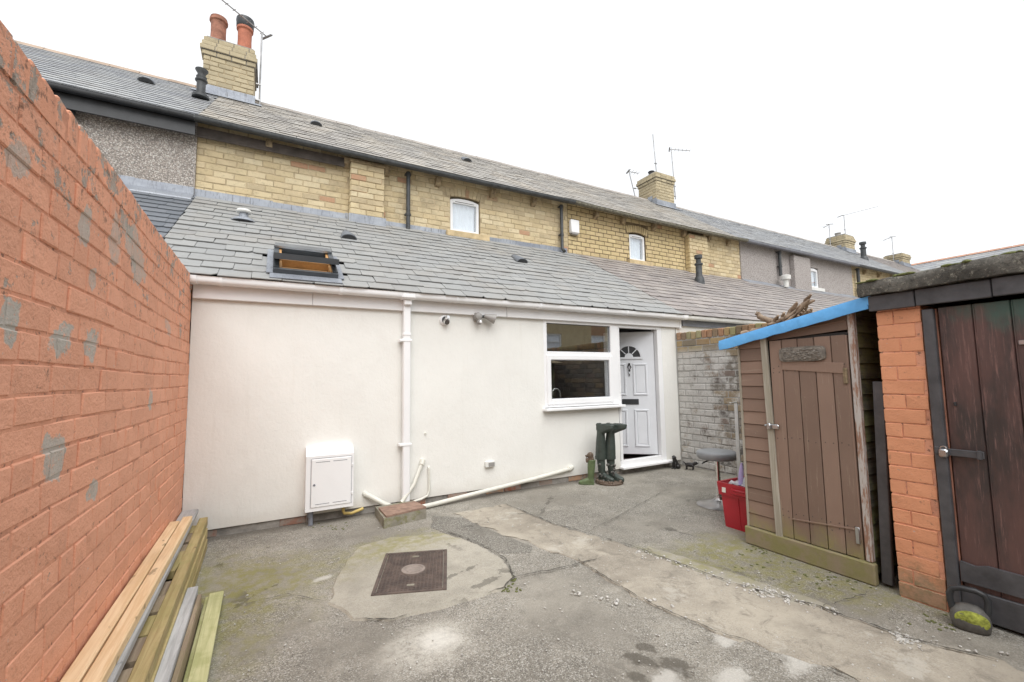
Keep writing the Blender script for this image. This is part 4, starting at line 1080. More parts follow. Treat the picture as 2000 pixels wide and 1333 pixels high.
H2, R2 = house(TH[1], TH[2], 'terrace_house', 'golden brick house right of the cottage, dark pointing and black boiler flue', 'slate_top', 'ridge_grey', 'slate_brown', indiv=False, seed=41, jit=0.8, lx0=5.73, lx1=TH[2])
LR2 = lower_roof_of(H2)
wm = MB(); slab(wm, (0, 7.5, 0), (1, 0, 0), (0, -1, 0), TH[1], TH[2], 0, EAVE_Z + 0.08, [(7.33, 7.85, 4.12, 4.80)], 0.25)
UW2 = wm.build('upper_wall', 'dark_mortar', H2)
P0, P1 = 9.25, 9.95
lay_bricks(UW2, (0, 7.5, 0), (1, 0, 0), (0, -1, 0), brick_pieces(TH[1], P0, 3.96, 5.18, CO, BL, 0.014, [(7.33, 7.85, 4.02, 4.77), (7.23, 7.95, 4.76, 4.97), (7.23, 7.98, 3.99, 4.11)], 15), 'gold_brick', seed=16, maxn=200, jit=0.003)
MB().box(P1, TH[2] - 0.004, 7.47, 7.50, 3.9, 5.16).build('mortar_bed', 'buff_mortar', UW2)
lay_bricks(UW2, (0, 7.466, 0), (1, 0, 0), (0, -1, 0), brick_pieces(P1, TH[2], 3.96, 5.18, CO, BL, 0.010, (), 17), 'buff_brick', seed=18, maxn=60)
PL2 = MB().box(P0 + 0.006, P1 - 0.006, 7.36, 7.52, 3.8, 5.0).build('pilaster', 'buff_mortar', H2)
lay_bricks(PL2, (P0, 7.354, 0), (1, 0, 0), (0, -1, 0), brick_pieces(0, P1 - P0, 3.92, 4.98, CO, 0.24, 0.011, (), 8), 'buff_brick', seed=19, maxn=40)
lay_bricks(PL2, (P0, 7.5, 0), (0, -1, 0), (-1, 0, 0), brick_pieces(0, 0.145, 3.92, 4.98, CO, 0.27, 0.011, (), 8), 'gold_brick', seed=20, minpx=(99, 99))
small_window(H2, 7.34, 7.84, 4.13, 4.735, 7.56, arch=0.03); arch_bricks(UW2, 7.24, 7.94, 4.76, 7.5, 0.17, 'gold_brick', 10)
MB().cbox((7.6, 7.47, 4.05), (0.74, 0.14, 0.12), 0.008).build('window_sill', 'sandstone', H2)
corbels(H2, (6.3, 7.1, 8.1, 9.15, 10.1, 10.9)); gutter(TH[1] + 0.004, TH[2], 7.235, EAVE_Z - 0.005, 0.056, 'mossy_gutter', H2, sag=0.03)
chimney(R2, 11.02, 11.86, 9.95, 10.75, 6.75, 8.12, 7.85, False, [(11.2, 10.3, 0.16, 0.1, 'black_resin', 0), (11.55, 10.35, 0.14, 0.1, 'grey_mortar', 0)], 51)
flue(LR2, 8.6, 6.62, 3.56, 0.60, 0.07, style=1)
slab(MB(), (0, FY, 0), (1, 0, 0), (0, -1, 0), 5.73, TH[2], 0, 2.3, [(6.2, 7.5, 1.1, 2.08)], 0.2).build('rendered_wall', 'cream_render', H2)
w = MB(); [w.cbox(((a + b) / 2, FY + 0.05, (c_ + d) / 2), (b - a, 0.06, d - c_), 0.004) for a, b, c_, d in ((6.2, 6.26, 1.1, 2.08), (7.44, 7.5, 1.1, 2.08), (6.26, 7.44, 2.02, 2.08), (6.26, 7.44, 1.1, 1.16))]
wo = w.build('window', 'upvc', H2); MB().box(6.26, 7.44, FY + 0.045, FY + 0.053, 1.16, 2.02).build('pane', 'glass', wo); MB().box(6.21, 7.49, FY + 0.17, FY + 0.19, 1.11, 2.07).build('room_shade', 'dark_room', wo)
MB().box(5.86, TH[2], FY - 0.04, FY - 0.006, 2.2, 2.32).build('fascia', 'pipe_grey', H2)
gutter(5.86, TH[2], FY - 0.105, 2.35, 0.055, 'upvc_old', H2)

H3, R3 = house(TH[2], TH[3], 'terrace_house', 'mauve pebbledash house further along with white vent pipe', 'slate_left', 'ridge_grey', 'slate_brown', indiv=False, seed=61, jit=0.7)
LR3 = lower_roof_of(H3)
wm = MB(); slab(wm, (0, 7.44, 0), (1, 0, 0), (0, -1, 0), TH[2], TH[3], 0, 5.16, [(14.95, 15.45, 4.12, 4.78)], 0.2)
wm.cbox((14.3, 7.37, 4.42), (0.9, 0.14, 1.16), 0.01); wm.build('upper_wall', 'pebbledash_mauve', H3)
small_window(H3, 14.96, 15.44, 4.13, 4.72, 7.49, opener=False, arch=0.04); MB().cbox((15.2, 7.40, 4.06), (0.8, 0.12, 0.11), 0.008).build('window_sill', 'upvc_old', H3)
gutter(TH[2] + 0.004, TH[3], 7.235, EAVE_Z - 0.005, 0.056, 'pipe_grey', H3); downpipe(H3, 13.2, 7.36, 5.05, 4.3, 0.045)
MB().lathe([(0.07, 0), (0.07, 0.22), (0.13, 0.23), (0.14, 0.34), (0.1, 0.36)], (13.15, 7.2, 3.92), 14).build('vent_pipe', 'upvc_old', LR3, 40)
flashing(H3, TH[2], TH[3], 7.43, 3.97, 0.05, 9); gutter(TH[2], TH[3], FY - 0.105, 2.35, 0.055, 'upvc_old', H3)
slab(MB(), (0, FY, 0), (1, 0, 0), (0, -1, 0), TH[2], TH[3], 0, 2.3, (), 0.2).build('rendered_wall', 'cream_render', H3)

H4, R4 = house(TH[3], TH[4], 'terrace_house', 'yellow brick house beyond the mauve pebbledash one, black soil pipe above its roof', 'slate_left', 'ridge_grey', 'slate_brown', indiv=False, seed=71, jit=0.7)
LR4 = lower_roof_of(H4)
UW4 = slab(MB(), (0, 7.5, 0), (1, 0, 0), (0, -1, 0), TH[3], TH[4], 0, EAVE_Z + 0.08, (), 0.25).build('upper_wall', 'buff_mortar', H4)
lay_bricks(UW4, (0, 7.5, 0), (1, 0, 0), (0, -1, 0), brick_pieces(TH[3], TH[4], 3.96, 5.18, CO, BL, 0.012, (), 25), 'buff_brick', seed=26, maxn=0)
corbels(H4, (18.6, 19.7, 20.8, 21.9, 23.0)); gutter(TH[3] + 0.004, TH[4], 7.235, EAVE_Z - 0.005, 0.056, 'pipe_black', H4); downpipe(H4, 17.95, 7.38, 5.05, 4.0, 0.05)
chimney(R4, 23.25, 24.1, 9.95, 10.75, 6.75, 7.75, 7.45, False, [(23.4, 10.3, 0.14, 0.12, 'grey_mortar', 0)], 81); flue(R4, 22.4, 8.95, 6.30, 0.75, 0.10, style=1)
slab(MB(), (0, FY, 0), (1, 0, 0), (0, -1, 0), TH[3], TH[4], 0, 2.3, (), 0.2).build('rendered_wall', 'cream_render', H4)

H5, R5 = house(TH[4], TH[5], 'terrace_house', 'last house of the terrace, slate roof ending below a stubby chimney', 'slate_brown', 'ridge_grey', 'slate_brown', indiv=False, seed=91, jit=0.7)
LR5 = lower_roof_of(H5)
slab(MB(), (0, 7.5, 0), (1, 0, 0), (0, -1, 0), TH[4], TH[5], 0, EAVE_Z + 0.08, (), 0.25).build('upper_wall', 'buff_brick', H5)
gutter(TH[4] + 0.004, TH[5], 7.235, EAVE_Z - 0.005, 0.056, 'pipe_black', H5)
chimney(R5, 29.2, 30.05, 9.95, 10.75, 6.75, 7.60, 7.40, False, [], 101)
slab(MB(), (0, FY, 0), (1, 0, 0), (0, -1, 0), TH[4], TH[5], 0, 2.3, (), 0.2).build('rendered_wall', 'cream_render', H5)

# ---- row across the end of the lane, ridge running towards us
X0, XR = 32.2, 36.0
CR = thing('terrace_row', 'slate roof of the row across the lane, orange ridge tiles', 'house', (36, 8, 0), world=True)
d = MB(); d.loft([[(x, y, z) for x, z in ((X0 + 0.1, 5.3), (XR, 8.22), (40, 5.3), (40, 0), (X0 + 0.3, 0), (X0 + 0.3, 5.2))] for y in (-8, 22)]); cr = d.build('wall', 'buff_brick', CR)
cr2 = MB().loft([[(x, y, z) for x, z in ((X0, 5.28), (XR, 8.24), (XR, 8.2), (X0, 5.22))] for y in (-8, 22)]).build('roof', 'deck', CR)
lay_slates(cr2, (X0 - 0.02, 22, 5.3), (0, -1, 0), (XR - X0, 0, 2.94), 0, 30, 4.8, 0.24, 0.30, 'slate_left', seed=5, maxn=0, jit=0.5)
rt = MB(); k = 66
for i in range(k): rt.loft([[(XR + x, -8 + 30 * f, 8.27 + z) for x, z in ((-0.14, -0.06), (0, 0.06), (0.14, -0.06), (0, -0.03))] for f in ((i + 0.03) / k, (i + 0.97) / k)])
rt.build('ridge_tiles', 'dull_clay', cr2, kind='stuff')

# ---- houses over the back lane, behind the photographer (seen mirrored in the panes)
BH = thing('terrace_row', 'yellow brick terrace over the back lane, mirrored in the kitchen window', 'house', (12, -12, 0), world=True)
holes = [(x, x + 1.1, 2.6, 3.9) for x in (-6, -3.2, 1, 3.8, 7, 9.0, 12.2, 13.7, 17, 19.5, 23, 25.5)]
slab(MB(), (0, -11, 0), (1, 0, 0), (0, 1, 0), -10, 32, 0, 5.0, holes, 0.25).build('wall', 'buff_brick', BH)
for h in holes:
    w = MB(); a, b, c_, d = h
    for e in ((a, a + 0.08, c_, d), (b - 0.08, b, c_, d), (a + 0.08, b - 0.08, c_, c_ + 0.08), (a + 0.08, b - 0.08, d - 0.08, d), (a + 0.08, b - 0.08, c_ + 0.8, c_ + 0.87)): w.box(e[0], e[1], -11.12, -11.05, e[2], e[3])
    wo = w.build('window', 'upvc', BH); MB().box(a + 0.06, b - 0.06, -11.16, -11.14, c_ + 0.06, d - 0.06).build('blind', 'blind', wo)
MB().loft([[(x, y, z) for y, z in ((-10.7, 4.95), (-14, 7.2), (-17.5, 4.95), (-17.5, 4.8), (-10.7, 4.85))] for x in (-10, 32)]).build('roof', 'slate_left', BH)
# ================================================================== yard walls
WXF = -0.645
OW = thing('boundary_wall', 'tall orange painted brick wall with grey cement patches along the left', 'wall', (WXF - 0.12, 2, 0), world=True)


def wavy(u, z): return V((mnoise.noise((u * 0.9, z * 0.9, 3.1)) * 0.012, 0, mnoise.noise((u * 0.7, 0, 8.8)) * 0.012 * min(1, z)))


ZT = 2.235
MB().box(WXF - 0.235, WXF - 0.03, -1.6, FY - 0.004, 0, ZT + 0.02).build('wall_core', 'orange_mortar', OW)
gu, gz = 130, 46; m = MB(); vs = []
for i in range(gu + 1):
    for j in range(gz + 1):
        u_, z_ = -1.6 + (FY + 1.596) * i / gu, (ZT + 0.02) * j / gz; vs.append(V((WXF - 0.0040, u_, z_)) + V((wavy(u_, z_).x, 0, 0)))
m.add(vs, [(i * (gz + 1) + j, (i + 1) * (gz + 1) + j, (i + 1) * (gz + 1) + j + 1, i * (gz + 1) + j + 1) for i in range(gu) for j in range(gz)]); m.build('mortar', 'orange_mortar', OW, 60)
pc = brick_pieces(-1.6, FY - 0.006, 0.004, ZT, CO, 0.26, 0.008, (), 77, 'english')
lay_bricks(OW, (WXF, 0, 0), (0, 1, 0), (1, 0, 0), pc, 'orange_brick', proud=0.0, depth=0.06, ch=0.0045, seed=78, maxn=235, jit=0.0025, warp=wavy)
# brick-on-edge coping
rg = random.Random(5); y = -1.6; cop = []
while y < FY - 0.07:
    w_ = 0.082 * rg.uniform(0.93, 1.07); cop.append((y, w_)); y += w_ + 0.011
tm = []
for i in range(5):
    r_ = random.Random(i); tm.append(MB().cbox((0, 0, 0), (0.245, 0.084, 0.125), 0.006, None, 0.002, r_).mesh('coping_brick', 'orange_brick', 28))
rest = MB()
for i, (y, w_) in enumerate(cop):
    c = V((WXF - 0.122 + rg.uniform(-0.002, 0.002), y + w_ / 2, ZT + 0.064 + rg.uniform(-0.002, 0.002))) + wavy(y, 2.2)
    if y > 1.2:
        o = bpy.data.objects.new('coping_brick', rg.choice(tm)); o.matrix_basis = Matrix.Translation(c) @ Matrix.Rotation(rg.uniform(-0.02, 0.02), 4, 'X') @ Matrix.Rotation(rg.uniform(-0.012, 0.012), 4, 'Z'); link(o, OW)
    else: rest.cbox(c, (0.25, w_, 0.125), 0.011)
rest.build('coping_bricks', 'orange_brick', OW, 28, kind='stuff')
MB().box(WXF - 0.235, WXF - 0.005, -1.6, FY - 0.004, ZT + 0.012, ZT + 0.118).build('coping_mortar', 'orange_mortar', OW)


GX = 5.72
GW = thing('garden_wall', 'whitewashed sooty brick wall between the doorway and the shed', 'wall', (GX + 0.12, 3, 0), world=True)
MB().box(GX + 0.008, GX + 0.235, -1.6, FY - 0.005, 0, 1.97).build('mortar', 'limewash_mortar', GW)
pc = brick_pieces(-(FY - 0.006), 1.6, 0.01, 1.95, CO, BL, 0.011, (), 88)
lay_bricks(GW, (GX, 0, 0), (0, -1, 0), (-1, 0, 0), pc, 'limewash_brick', depth=0.06, proud=0.0, seed=89, maxn=230, ch=0.008, minpx=(8, 5), jit=0.005)
rg = random.Random(6); y = FY - 0.01; rest = MB(); tm = [MB().cbox((0, 0, 0), (0.25, 0.084, 0.12), 0.010, None, 0.004, random.Random(i)).mesh('coping_brick', 'limewash_brick', 28) for i in range(4)]
while y > -1.5:
    c = V((GX + 0.12, y - 0.045, 2.02 + rg.uniform(-0.006, 0.006)))
    if y > 3.0: o = bpy.data.objects.new('coping_brick', rg.choice(tm)); o.matrix_basis = Matrix.Translation(c) @ Matrix.Rotation(rg.uniform(-0.05, 0.05), 4, 'X'); link(o, GW)
    else: rest.cbox(c, (0.25, 0.084, 0.12), 0.01)
    y -= 0.094
rest.build('coping_bricks', 'limewash_brick', GW, 50, kind='stuff')
MB().box(GX + 0.02, GX + 0.225, -1.5, FY - 0.02, 1.96, 2.065).build('coping_mortar', 'limewash_mortar', GW)
# yard's back wall, behind the camera
BW = thing('back_wall', 'sooty brick yard wall behind the viewer, only mirrored in the panes', 'wall', (2.5, -1.8, 0), world=True)
MB().box(-0.9, 6.0, -1.9, -1.66, 0, 1.95).build('mortar', 'limewash_mortar', BW)
lay_bricks(BW, (0, -1.65, 0), (-1, 0, 0), (0, 1, 0), brick_pieces(-6.0, 0.9, 0.01, 1.95, CO, BL, 0.011, (), 98), 'limewash_brick', depth=0.06, proud=0.0, seed=99, maxn=0)

# ================================================================== brown shed
SX = 3.55; YL, YR = 2.375, 1.50
SH = thing('garden_shed', 'weathered brown timber shed with blue edged sloping roof', 'shed', (SX + 0.6, (YL + YR) / 2, 0), world=True)


def zroof(y): return 1.685 + (YL - y) / (YL - YR) * 0.165


rg = random.Random(3)


def lap(mb, y0, y1, z0, z1, x=SX, lean=0.012):
    """one shiplap board on the shed front"""
    pr = [(0.0, z0), (-lean, z0 + 0.004), (-0.004, z1), (0.008, z1 + 0.006), (0.014, z0)]
    mb.loft([[(x + p, y, z) for p, z in pr] for y in (y0, y1)]); return mb


fr_ = MB(); fr_.box(SX + 0.016, SX + 0.05, YR + 0.01, YL - 0.01, 0.12, 1.69); FRM = fr_.build('front_frame', 'deck', SH)
z = 0.145; i = 0
while z < 1.68:
    z1_ = z + 0.102
    lap(MB(), 2.145, YL - 0.012, z, min(z1_, 1.685)).build('board', 'shed_lap', FRM); z = z1_ + 0.003; i += 1
# boards over the door follow the roof slope
for a, b in ((0, 0.07), (0.072, 0.15)):
    zz = 1.70
top = MB(); top.prism([(YL - 0.01, 1.655), (YR + 0.05, 1.705), (YR + 0.05, zroof(YR) - 0.005), (YL - 0.01, zroof(YL) - 0.005)], (0, 1, 0), (0, 0, 1), (SX - 0.002, 0, 0), (0.014, 0, 0)); top.build('gable_board', 'shed_lap', FRM)
top = MB(); top.prism([(2.1, 1.715), (YR + 0.06, 1.765), (YR + 0.06, 1.772), (2.1, 1.722)], (0, 1, 0), (0, 0, 1), (SX - 0.010, 0, 0), (0.007, 0, 0)); top.build('gable_lip', 'shed_lap', FRM)
# door of five planks
D0, D1 = 2.098, 1.552; n = 5; DR = MB().box(SX + 0.0, SX + 0.012, D1 + 0.01, D0 - 0.01, 0.16, 1.64).build('door', 'deck', SH)
ws = [0.098, 0.118, 0.118, 0.112, 0.095]; y = D0
for k in range(5):
    y2 = y - ws[k]; MB().cbox((SX - 0.010, (y + y2) / 2, 0.908 + rg.uniform(-0.004, 0.004)), (0.022, ws[k] - 0.006, 1.52), 0.003).build('plank', 'shed_vertical', DR); y = y2
MB().cbox((SX - 0.006, 1.566 - 0.002, 0.9), (0.024, 0.028, 1.53), 0.003).build('door_trim', 'shed_vertical', DR)
for zz, tilt in ((1.44, -0.03), (0.33, 0.035)):
    m = MB(); m.bar((SX - 0.024, 2.0, zz - tilt), (SX - 0.024, 1.58, zz + tilt * 0.2), 0.008, 0.075 if zz > 1 else 0.012, V((0, 0, 1)), 0.002); m.build('ledge', 'shed_vertical', DR)
for zz in (1.38, 0.30):
    m = MB(); m.cbox((SX - 0.026, 1.572, zz), (0.008, 0.026, 0.11), 0.002); m.tube([(SX - 0.032, 1.565, zz - 0.05), (SX - 0.032, 1.565, zz + 0.05)], 0.006, 8); m.build('hinge', 'steel' if zz < 1 else 'corbel_stone', DR, 40)
MB().cbox((SX - 0.022, 2.122, 0.915), (0.026, 0.05, 1.63), 0.004, Matrix.Rotation(-0.02, 3, 'X')).build('cover_strip', 'grey_lath', SH)
m = MB(); m.cbox((SX - 0.042, 2.09, 0.985), (0.012, 0.085, 0.035), 0.004); m.cbox((SX - 0.052, 2.118, 0.985), (0.03, 0.03, 0.05), 0.006); m.tube([(SX - 0.055, 2.15, 0.99), (SX - 0.05, 2.12, 1.0)], 0.008, 8); m.build('hasp', 'steel', DR, 40)
MB().cbox((SX - 0.004, 1.518, 0.99), (0.045, 0.04, 1.69), 0.005).build('corner_post', 'peeled_post', SH)
MB().cbox((SX + 0.0, YL - 0.006, 0.85), (0.035, 0.018, 1.62), 0.003).build('corner_strip', 'grey_lath', SH)
MB().cbox((SX - 0.014, (YL + YR) / 2, 0.072), (0.05, YL - YR + 0.03, 0.14), 0.008, Matrix.Rotation(0.0, 3, 'X')).build('base_board', 'mossy_base', SH)
m = MB(); y = D0; rgn = random.Random(21)
for w_ in (0.098, 0.118, 0.118, 0.112, 0.095):
    for zz in (0.30, 0.345, 0.9, 1.42, 1.455):
        for f in (0.25, 0.75): yy = y - w_ * f + rgn.uniform(-0.006, 0.006); zq = zz + rgn.uniform(-0.012, 0.012); m.lathe([(0.004, 0), (0.0035, 0.0025), (0.001, 0.003)], (SX - 0.021, yy, zq), 6, Matrix.Rotation(-PI / 2, 3, 'Y'))
    y -= w_
m.build('nail_heads', 'old_fascia', DR, kind='stuff')
# near side, lapped
SF = MB().box(SX + 0.03, 5.1, YR + 0.03, YR + 0.05, 0.05, 1.84).build('side_frame', 'deck', SH)
z = 0.06
while z < 1.80:
    pr = [(0.0, z), (-0.014, z + 0.004), (-0.002, z + 0.105), (0.01, z + 0.112), (0.02, z)]
    MB().loft([[(x, YR + 0.012 + p, zz) for p, zz in pr] for x in (SX + 0.025, 5.1)]).build('board', 'side_board', SF); z += 0.108
MB().box(SX + 0.03, 5.1, YL - 0.04, YL - 0.02, 0.05, 1.68).build('far_side', 'side_board', SH); MB().box(5.08, 5.1, YR + 0.05, YL - 0.04, 0.05, 1.7).build('rear_side', 'side_board', SH)
# roof with blue felt edge
rpl = MB(); ya, yb = 2.50, 1.39; za, zb = zroof(ya) + 0.01, zroof(yb) + 0.01
rpl.loft([[(x, y, z + dz) for y, z, dz in ((ya, za, 0), (yb, zb, 0), (yb, zb, 0.02), (ya, za, 0.02))] for x in (SX - 0.075, 5.2)]); RF = rpl.build('roof', 'corbel_stone', SH)
rg = random.Random(8); rings = []
for i in range(15):
    f = i / 14; y = ya + 0.004 + (yb - ya - 0.008) * f; zt = zroof(y) + 0.038 + rg.uniform(-0.0015, 0.0015); zb_ = zroof(y) - 0.046 + rg.uniform(-0.004, 0.004); x = SX - 0.078 + rg.uniform(-0.004, 0.004)
    rings.append([(x, y, zb_), (x - 0.008, y, (zt + zb_) / 2), (x, y, zt), (x + 0.03, y, zt + 0.004), (x + 0.03, y, zt - 0.003), (x + 0.012, y, zt - 0.012), (x + 0.012, y, zb_)])
MB().loft(rings).build('blue_edge', 'blue_felt', RF, 35)
m = MB(); m.loft([[(x, yb - 0.012, zroof(yb) - 0.03), (x, yb + 0.03, zroof(yb) + 0.045), (x, yb - 0.004, zroof(yb) + 0.048), (x, yb - 0.03, zroof(yb) + 0.03), (x, yb - 0.03, zroof(yb) - 0.03)] for x in (SX - 0.088, SX + 0.12)]); m.build('blue_corner', 'blue_felt', RF, 35)
# carved plaque hung on the shed door
PQ = thing('door_plaque', 'rounded grey carved plaque fixed to the brown shed door', 'plaque', (SX - 0.03, 1.85, 1.548))
m = MB(); rings = []; L2, Hh = 0.165, 0.056; n = 40
for dpt, sc in ((0.012, 1.0), (-0.006, 1.0), (-0.014, 0.95), (-0.012, 0.90), (-0.018, 0.84)):
    rr = []
    for k in range(n):
        a = 2 * PI * k / n; cx = math.cos(a); sy = math.sin(a)
        yy = (abs(cx) ** 0.28) * math.copysign(1, cx) * L2; zz = (abs(sy) ** 0.45) * math.copysign(1, sy) * Hh
        rr.append((dpt, yy * sc, zz * (sc if sc > 0.9 else sc * 0.96)))
    rings.append(rr)
m.loft(rings); pq = m.build('slab', 'plaque_stone', PQ, 40)
rg = random.Random(12); m = MB()
for k in range(90): m.ball((-0.018, rg.uniform(-0.13, 0.13), rg.uniform(-0.038, 0.038)), (0.006, rg.uniform(0.004, 0.016), rg.uniform(0.003, 0.009)), 6)
m.build('carving', 'plaque_stone', pq, 60, kind='stuff')

# twisted dead wood on the shed roof
def wood(name, label, pts, rad, seed, extra=0):
    rg = random.Random(seed); m = MB(); P_ = [V(p) for p in pts]; path = []
    for i in range(len(P_) - 1):
        for k in range(5): path.append(P_[i].lerp(P_[i + 1], k / 5) + V((rg.uniform(-1, 1), rg.uniform(-1, 1), rg.uniform(-1, 1))) * 0.008)
    path.append(P_[-1]); n = len(path)
    m.tube(path, [rad * (1 - 0.35 * i / n) * rg.uniform(0.75, 1.25) for i in range(n)], 9)
    o = m.build(name, 'branch_wood', None, 60); tag(o, label, 'wood', 'dead wood on the shed roof'); return o


RZ = lambda y: zroof(y) + 0.04
wood('dead_branch', 'long dead branch lying along the shed roof behind the blue edge', [(3.75, 2.46, RZ(2.4) + 0.03), (3.8, 2.3, RZ(2.3) + 0.05), (3.85, 2.1, RZ(2.1) + 0.06), (3.85, 1.95, RZ(1.95) + 0.04)], 0.035, 1)
wood('dead_branch', 'stubby forked branch sticking up from the shed roof', [(3.82, 2.19, RZ(2.2) + 0.05), (3.8, 2.22, RZ(2.2) + 0.10), (3.78, 2.31, RZ(2.2) + 0.145), (3.78, 2.33, RZ(2.2) + 0.185)], 0.027, 2)
wood('dead_branch', 'thin straight pale stick lying on the shed roof', [(3.7, 2.15, RZ(2.15) + 0.02), (3.75, 1.88, RZ(1.88) + 0.05)], 0.014, 7)
rg = random.Random(4); m = MB()
for k in range(70):
    f = rg.random(); c = V((3.84 + rg.uniform(-0.05, 0.07), 2.24 - 0.29 * f, RZ(2.24 - 0.29 * f) + 0.03 + rg.uniform(0, 0.05 + 0.13 * f)))
    d = V((rg.uniform(-0.6, 0.6), -1 + rg.uniform(-0.5, 0.5), 0.55 + rg.uniform(-0.3, 0.7))).normalized() * rg.uniform(0.03, 0.075)
    m.tube([c - d, c + V((rg.uniform(-1, 1), rg.uniform(-1, 1), rg.uniform(-1, 1))) * 0.012, c + d], [0.012, rg.uniform(0.012, 0.022), 0.009], 6)
o = m.build('root_stump', 'branch_wood', None, 60); tag(o, 'gnarled root stump with peeling bark on the shed roof', 'wood', 'dead wood on the shed roof')

# ================================================================== orange brick store with the dark door
GXF = 3.5
GA = thing('brick_store', 'brick outbuilding with dark stained door, orange pier and concrete slab roof', 'outbuilding', (GXF + 1, 0, 0), world=True)
PYL, PYR = 1.36, 1.128
PR = MB().box(GXF + 0.004, GXF + 0.23, PYR + 0.004, PYL - 0.008, 0, 1.81).build('pier', 'orange_mortar', GA)
lay_bricks(PR, (GXF, PYL, 0), (0, -1, 0), (-1, 0, 0), brick_pieces(0, PYL - PYR, 0.006, 1.80, 0.0895, 0.225, 0.007, (), 14, 'stretcher'), 'orange_brick_pier', depth=0.06, proud=0.0, seed=15, ch=0.003, jit=0.002)
pm = MB().box(GXF + 0.23, 5.7, PYL - 0.2, PYL - 0.008, 0, 1.81).build('side_wall', 'orange_mortar', GA)
lay_bricks(PR, (GXF, PYL, 0), (1, 0, 0), (0, 1, 0), brick_pieces(0.0, 2.2, 0.006, 1.80, 0.0895, 0.25, 0.010, (), 24), 'orange_brick_pier', depth=0.06, proud=0.0, seed=25, maxn=0)
MB().box(GXF + 0.01, GXF + 0.24, -0.9, -0.65, 0, 1.81).build('far_pier', 'orange_brick_pier', GA); MB().box(GXF + 0.2, 5.7, -0.9, -0.7, 0, 1.81).build('far_wall', 'orange_mortar', GA)
MB().cbox((GXF + 0.02, 1.096, 0.92), (0.07, 0.054, 1.72), 0.005).build('door_post', 'dark_paint', GA); MB().cbox((GXF + 0.02, -0.62, 0.92), (0.07, 0.054, 1.72), 0.005).build('door_post', 'dark_paint', GA)
DG = MB().box(GXF + 0.045, GXF + 0.06, -0.59, 1.062, 0.1, 1.78).build('door', 'deck', GA)
y = 1.062; ws = [0.152, 0.150, 0.150, 0.15, 0.15, 0.15, 0.15, 0.15, 0.15, 0.15, 0.14]
for w_ in ws: MB().cbox((GXF + 0.034, y - w_ / 2, 0.97), (0.022, w_ - 0.005, 1.63), 0.004).build('plank', 'garage_door', DG); y -= w_
for yy in (0.905, 0.755): MB().tube([(GXF + 0.023, yy, 0.16), (GXF + 0.023, yy, 1.78)], 0.004, 6).build('bead', 'garage_door', DG)
MB().cbox((GXF + 0.026, 1.0665, 0.97), (0.02, 0.005, 1.62), 0.001).build('bare_edge', 'old_terracotta', DG)
kb = MB(); kb.prism([(1.062, 0.205), (1.062, 0.315), (1.0, 0.305), (0.95, 0.322), (0.8, 0.318), (0.2, 0.315), (-0.59, 0.315), (-0.59, 0.20)], (0, 1, 0), (0, 0, 1), (GXF + 0.0, 0, 0), (0.022, 0, 0)); kb.build('kick_board', 'dark_paint', DG)
MB().cbox((GXF + 0.012, 0.24, 0.095), (0.022, 1.66, 0.15), 0.004).build('kick_board', 'dark_paint', DG)
m = MB(); m.cbox((GXF - 0.002, 1.0, 0.93), (0.012, 0.17, 0.04), 0.003); m.cbox((GXF - 0.012, 0.932, 0.93), (0.014, 0.02, 0.05), 0.003); m.cbox((GXF - 0.018, 1.098, 0.935), (0.006, 0.045, 0.045), 0.003); m.build('hasp', 'dark_paint', DG)
m = MB(); m.cbox((GXF - 0.032, 1.075, 0.925), (0.026, 0.042, 0.05), 0.008); m.tube(arc((GXF - 0.032, 1.075, 0.95), (0, 1, 0), (0, 0, 1), 0.014, 0, PI, 8), 0.004, 6); m.build('padlock', 'steel', DG, 40)
MB().cbox((GXF + 0.019, 1.02, 1.21), (0.012, 0.012, 0.022), 0.002).build('keyhole', 'black_plastic', DG)
MB().cbox((GXF + 0.018, 0.685, 1.55), (0.012, 0.12, 0.025), 0.002).build('hinge_strap', 'steel', DG)
y = 1.38
for k, w_ in enumerate((0.24, 0.33, 0.31, 0.36, 0.40, 0.3, 0.36)):
    MB().cbox((GXF - 0.03 + 0.003 * (k % 2), y - w_ / 2, 1.852 + 0.002 * k), (0.03, w_ - 0.004, 0.10), 0.004).build('fascia_board', 'dark_paint', GA); y -= w_
rg = random.Random(2); rings = []
for i in range(34):
    y = 1.42 - i * 0.075; z0_, z1_ = 1.905 + 0.012 * (1.42 - y), 2.0 + 0.04 * (1.42 - y); x = GXF - 0.085 + rg.uniform(-0.006, 0.006)
    rings.append([(x + rg.uniform(-0.004, 0.004), y, z0_ + rg.uniform(-0.005, 0.005)), (x - 0.008, y, (z0_ + z1_) / 2 + rg.uniform(-0.01, 0.01)), (x + 0.006, y, z1_ - 0.014 + rg.uniform(-0.008, 0.008)), (x + 0.04, y, z1_ + rg.uniform(-0.005, 0.005)), (5.8, y, z1_ + 0.02), (5.8, y, z0_)])
MB().loft(rings).build('roof_slab', 'slab_concrete', GA, 50)
m = MB(); rg = random.Random(9)
for k in range(60):
    y = rg.uniform(0.3, 1.4); m.ball((GXF - 0.07 + rg.uniform(0, 0.12), y, 2.0 + 0.04 * (1.42 - y) - 0.004), (rg.uniform(0.01, 0.035), rg.uniform(0.01, 0.04), rg.uniform(0.006, 0.014)), 6)
m.build('moss_cushions', 'moss', GA, 60, kind='stuff')
o = MB().cbox((3.58, 1.425, 0.68), (0.03, 0.06, 1.32), 0.004, Matrix.Rotation(0.03, 3, 'X')).build('black_plank', 'dark_paint'); tag(o, 'narrow black plank upright in the gap beside the shed', 'plank')

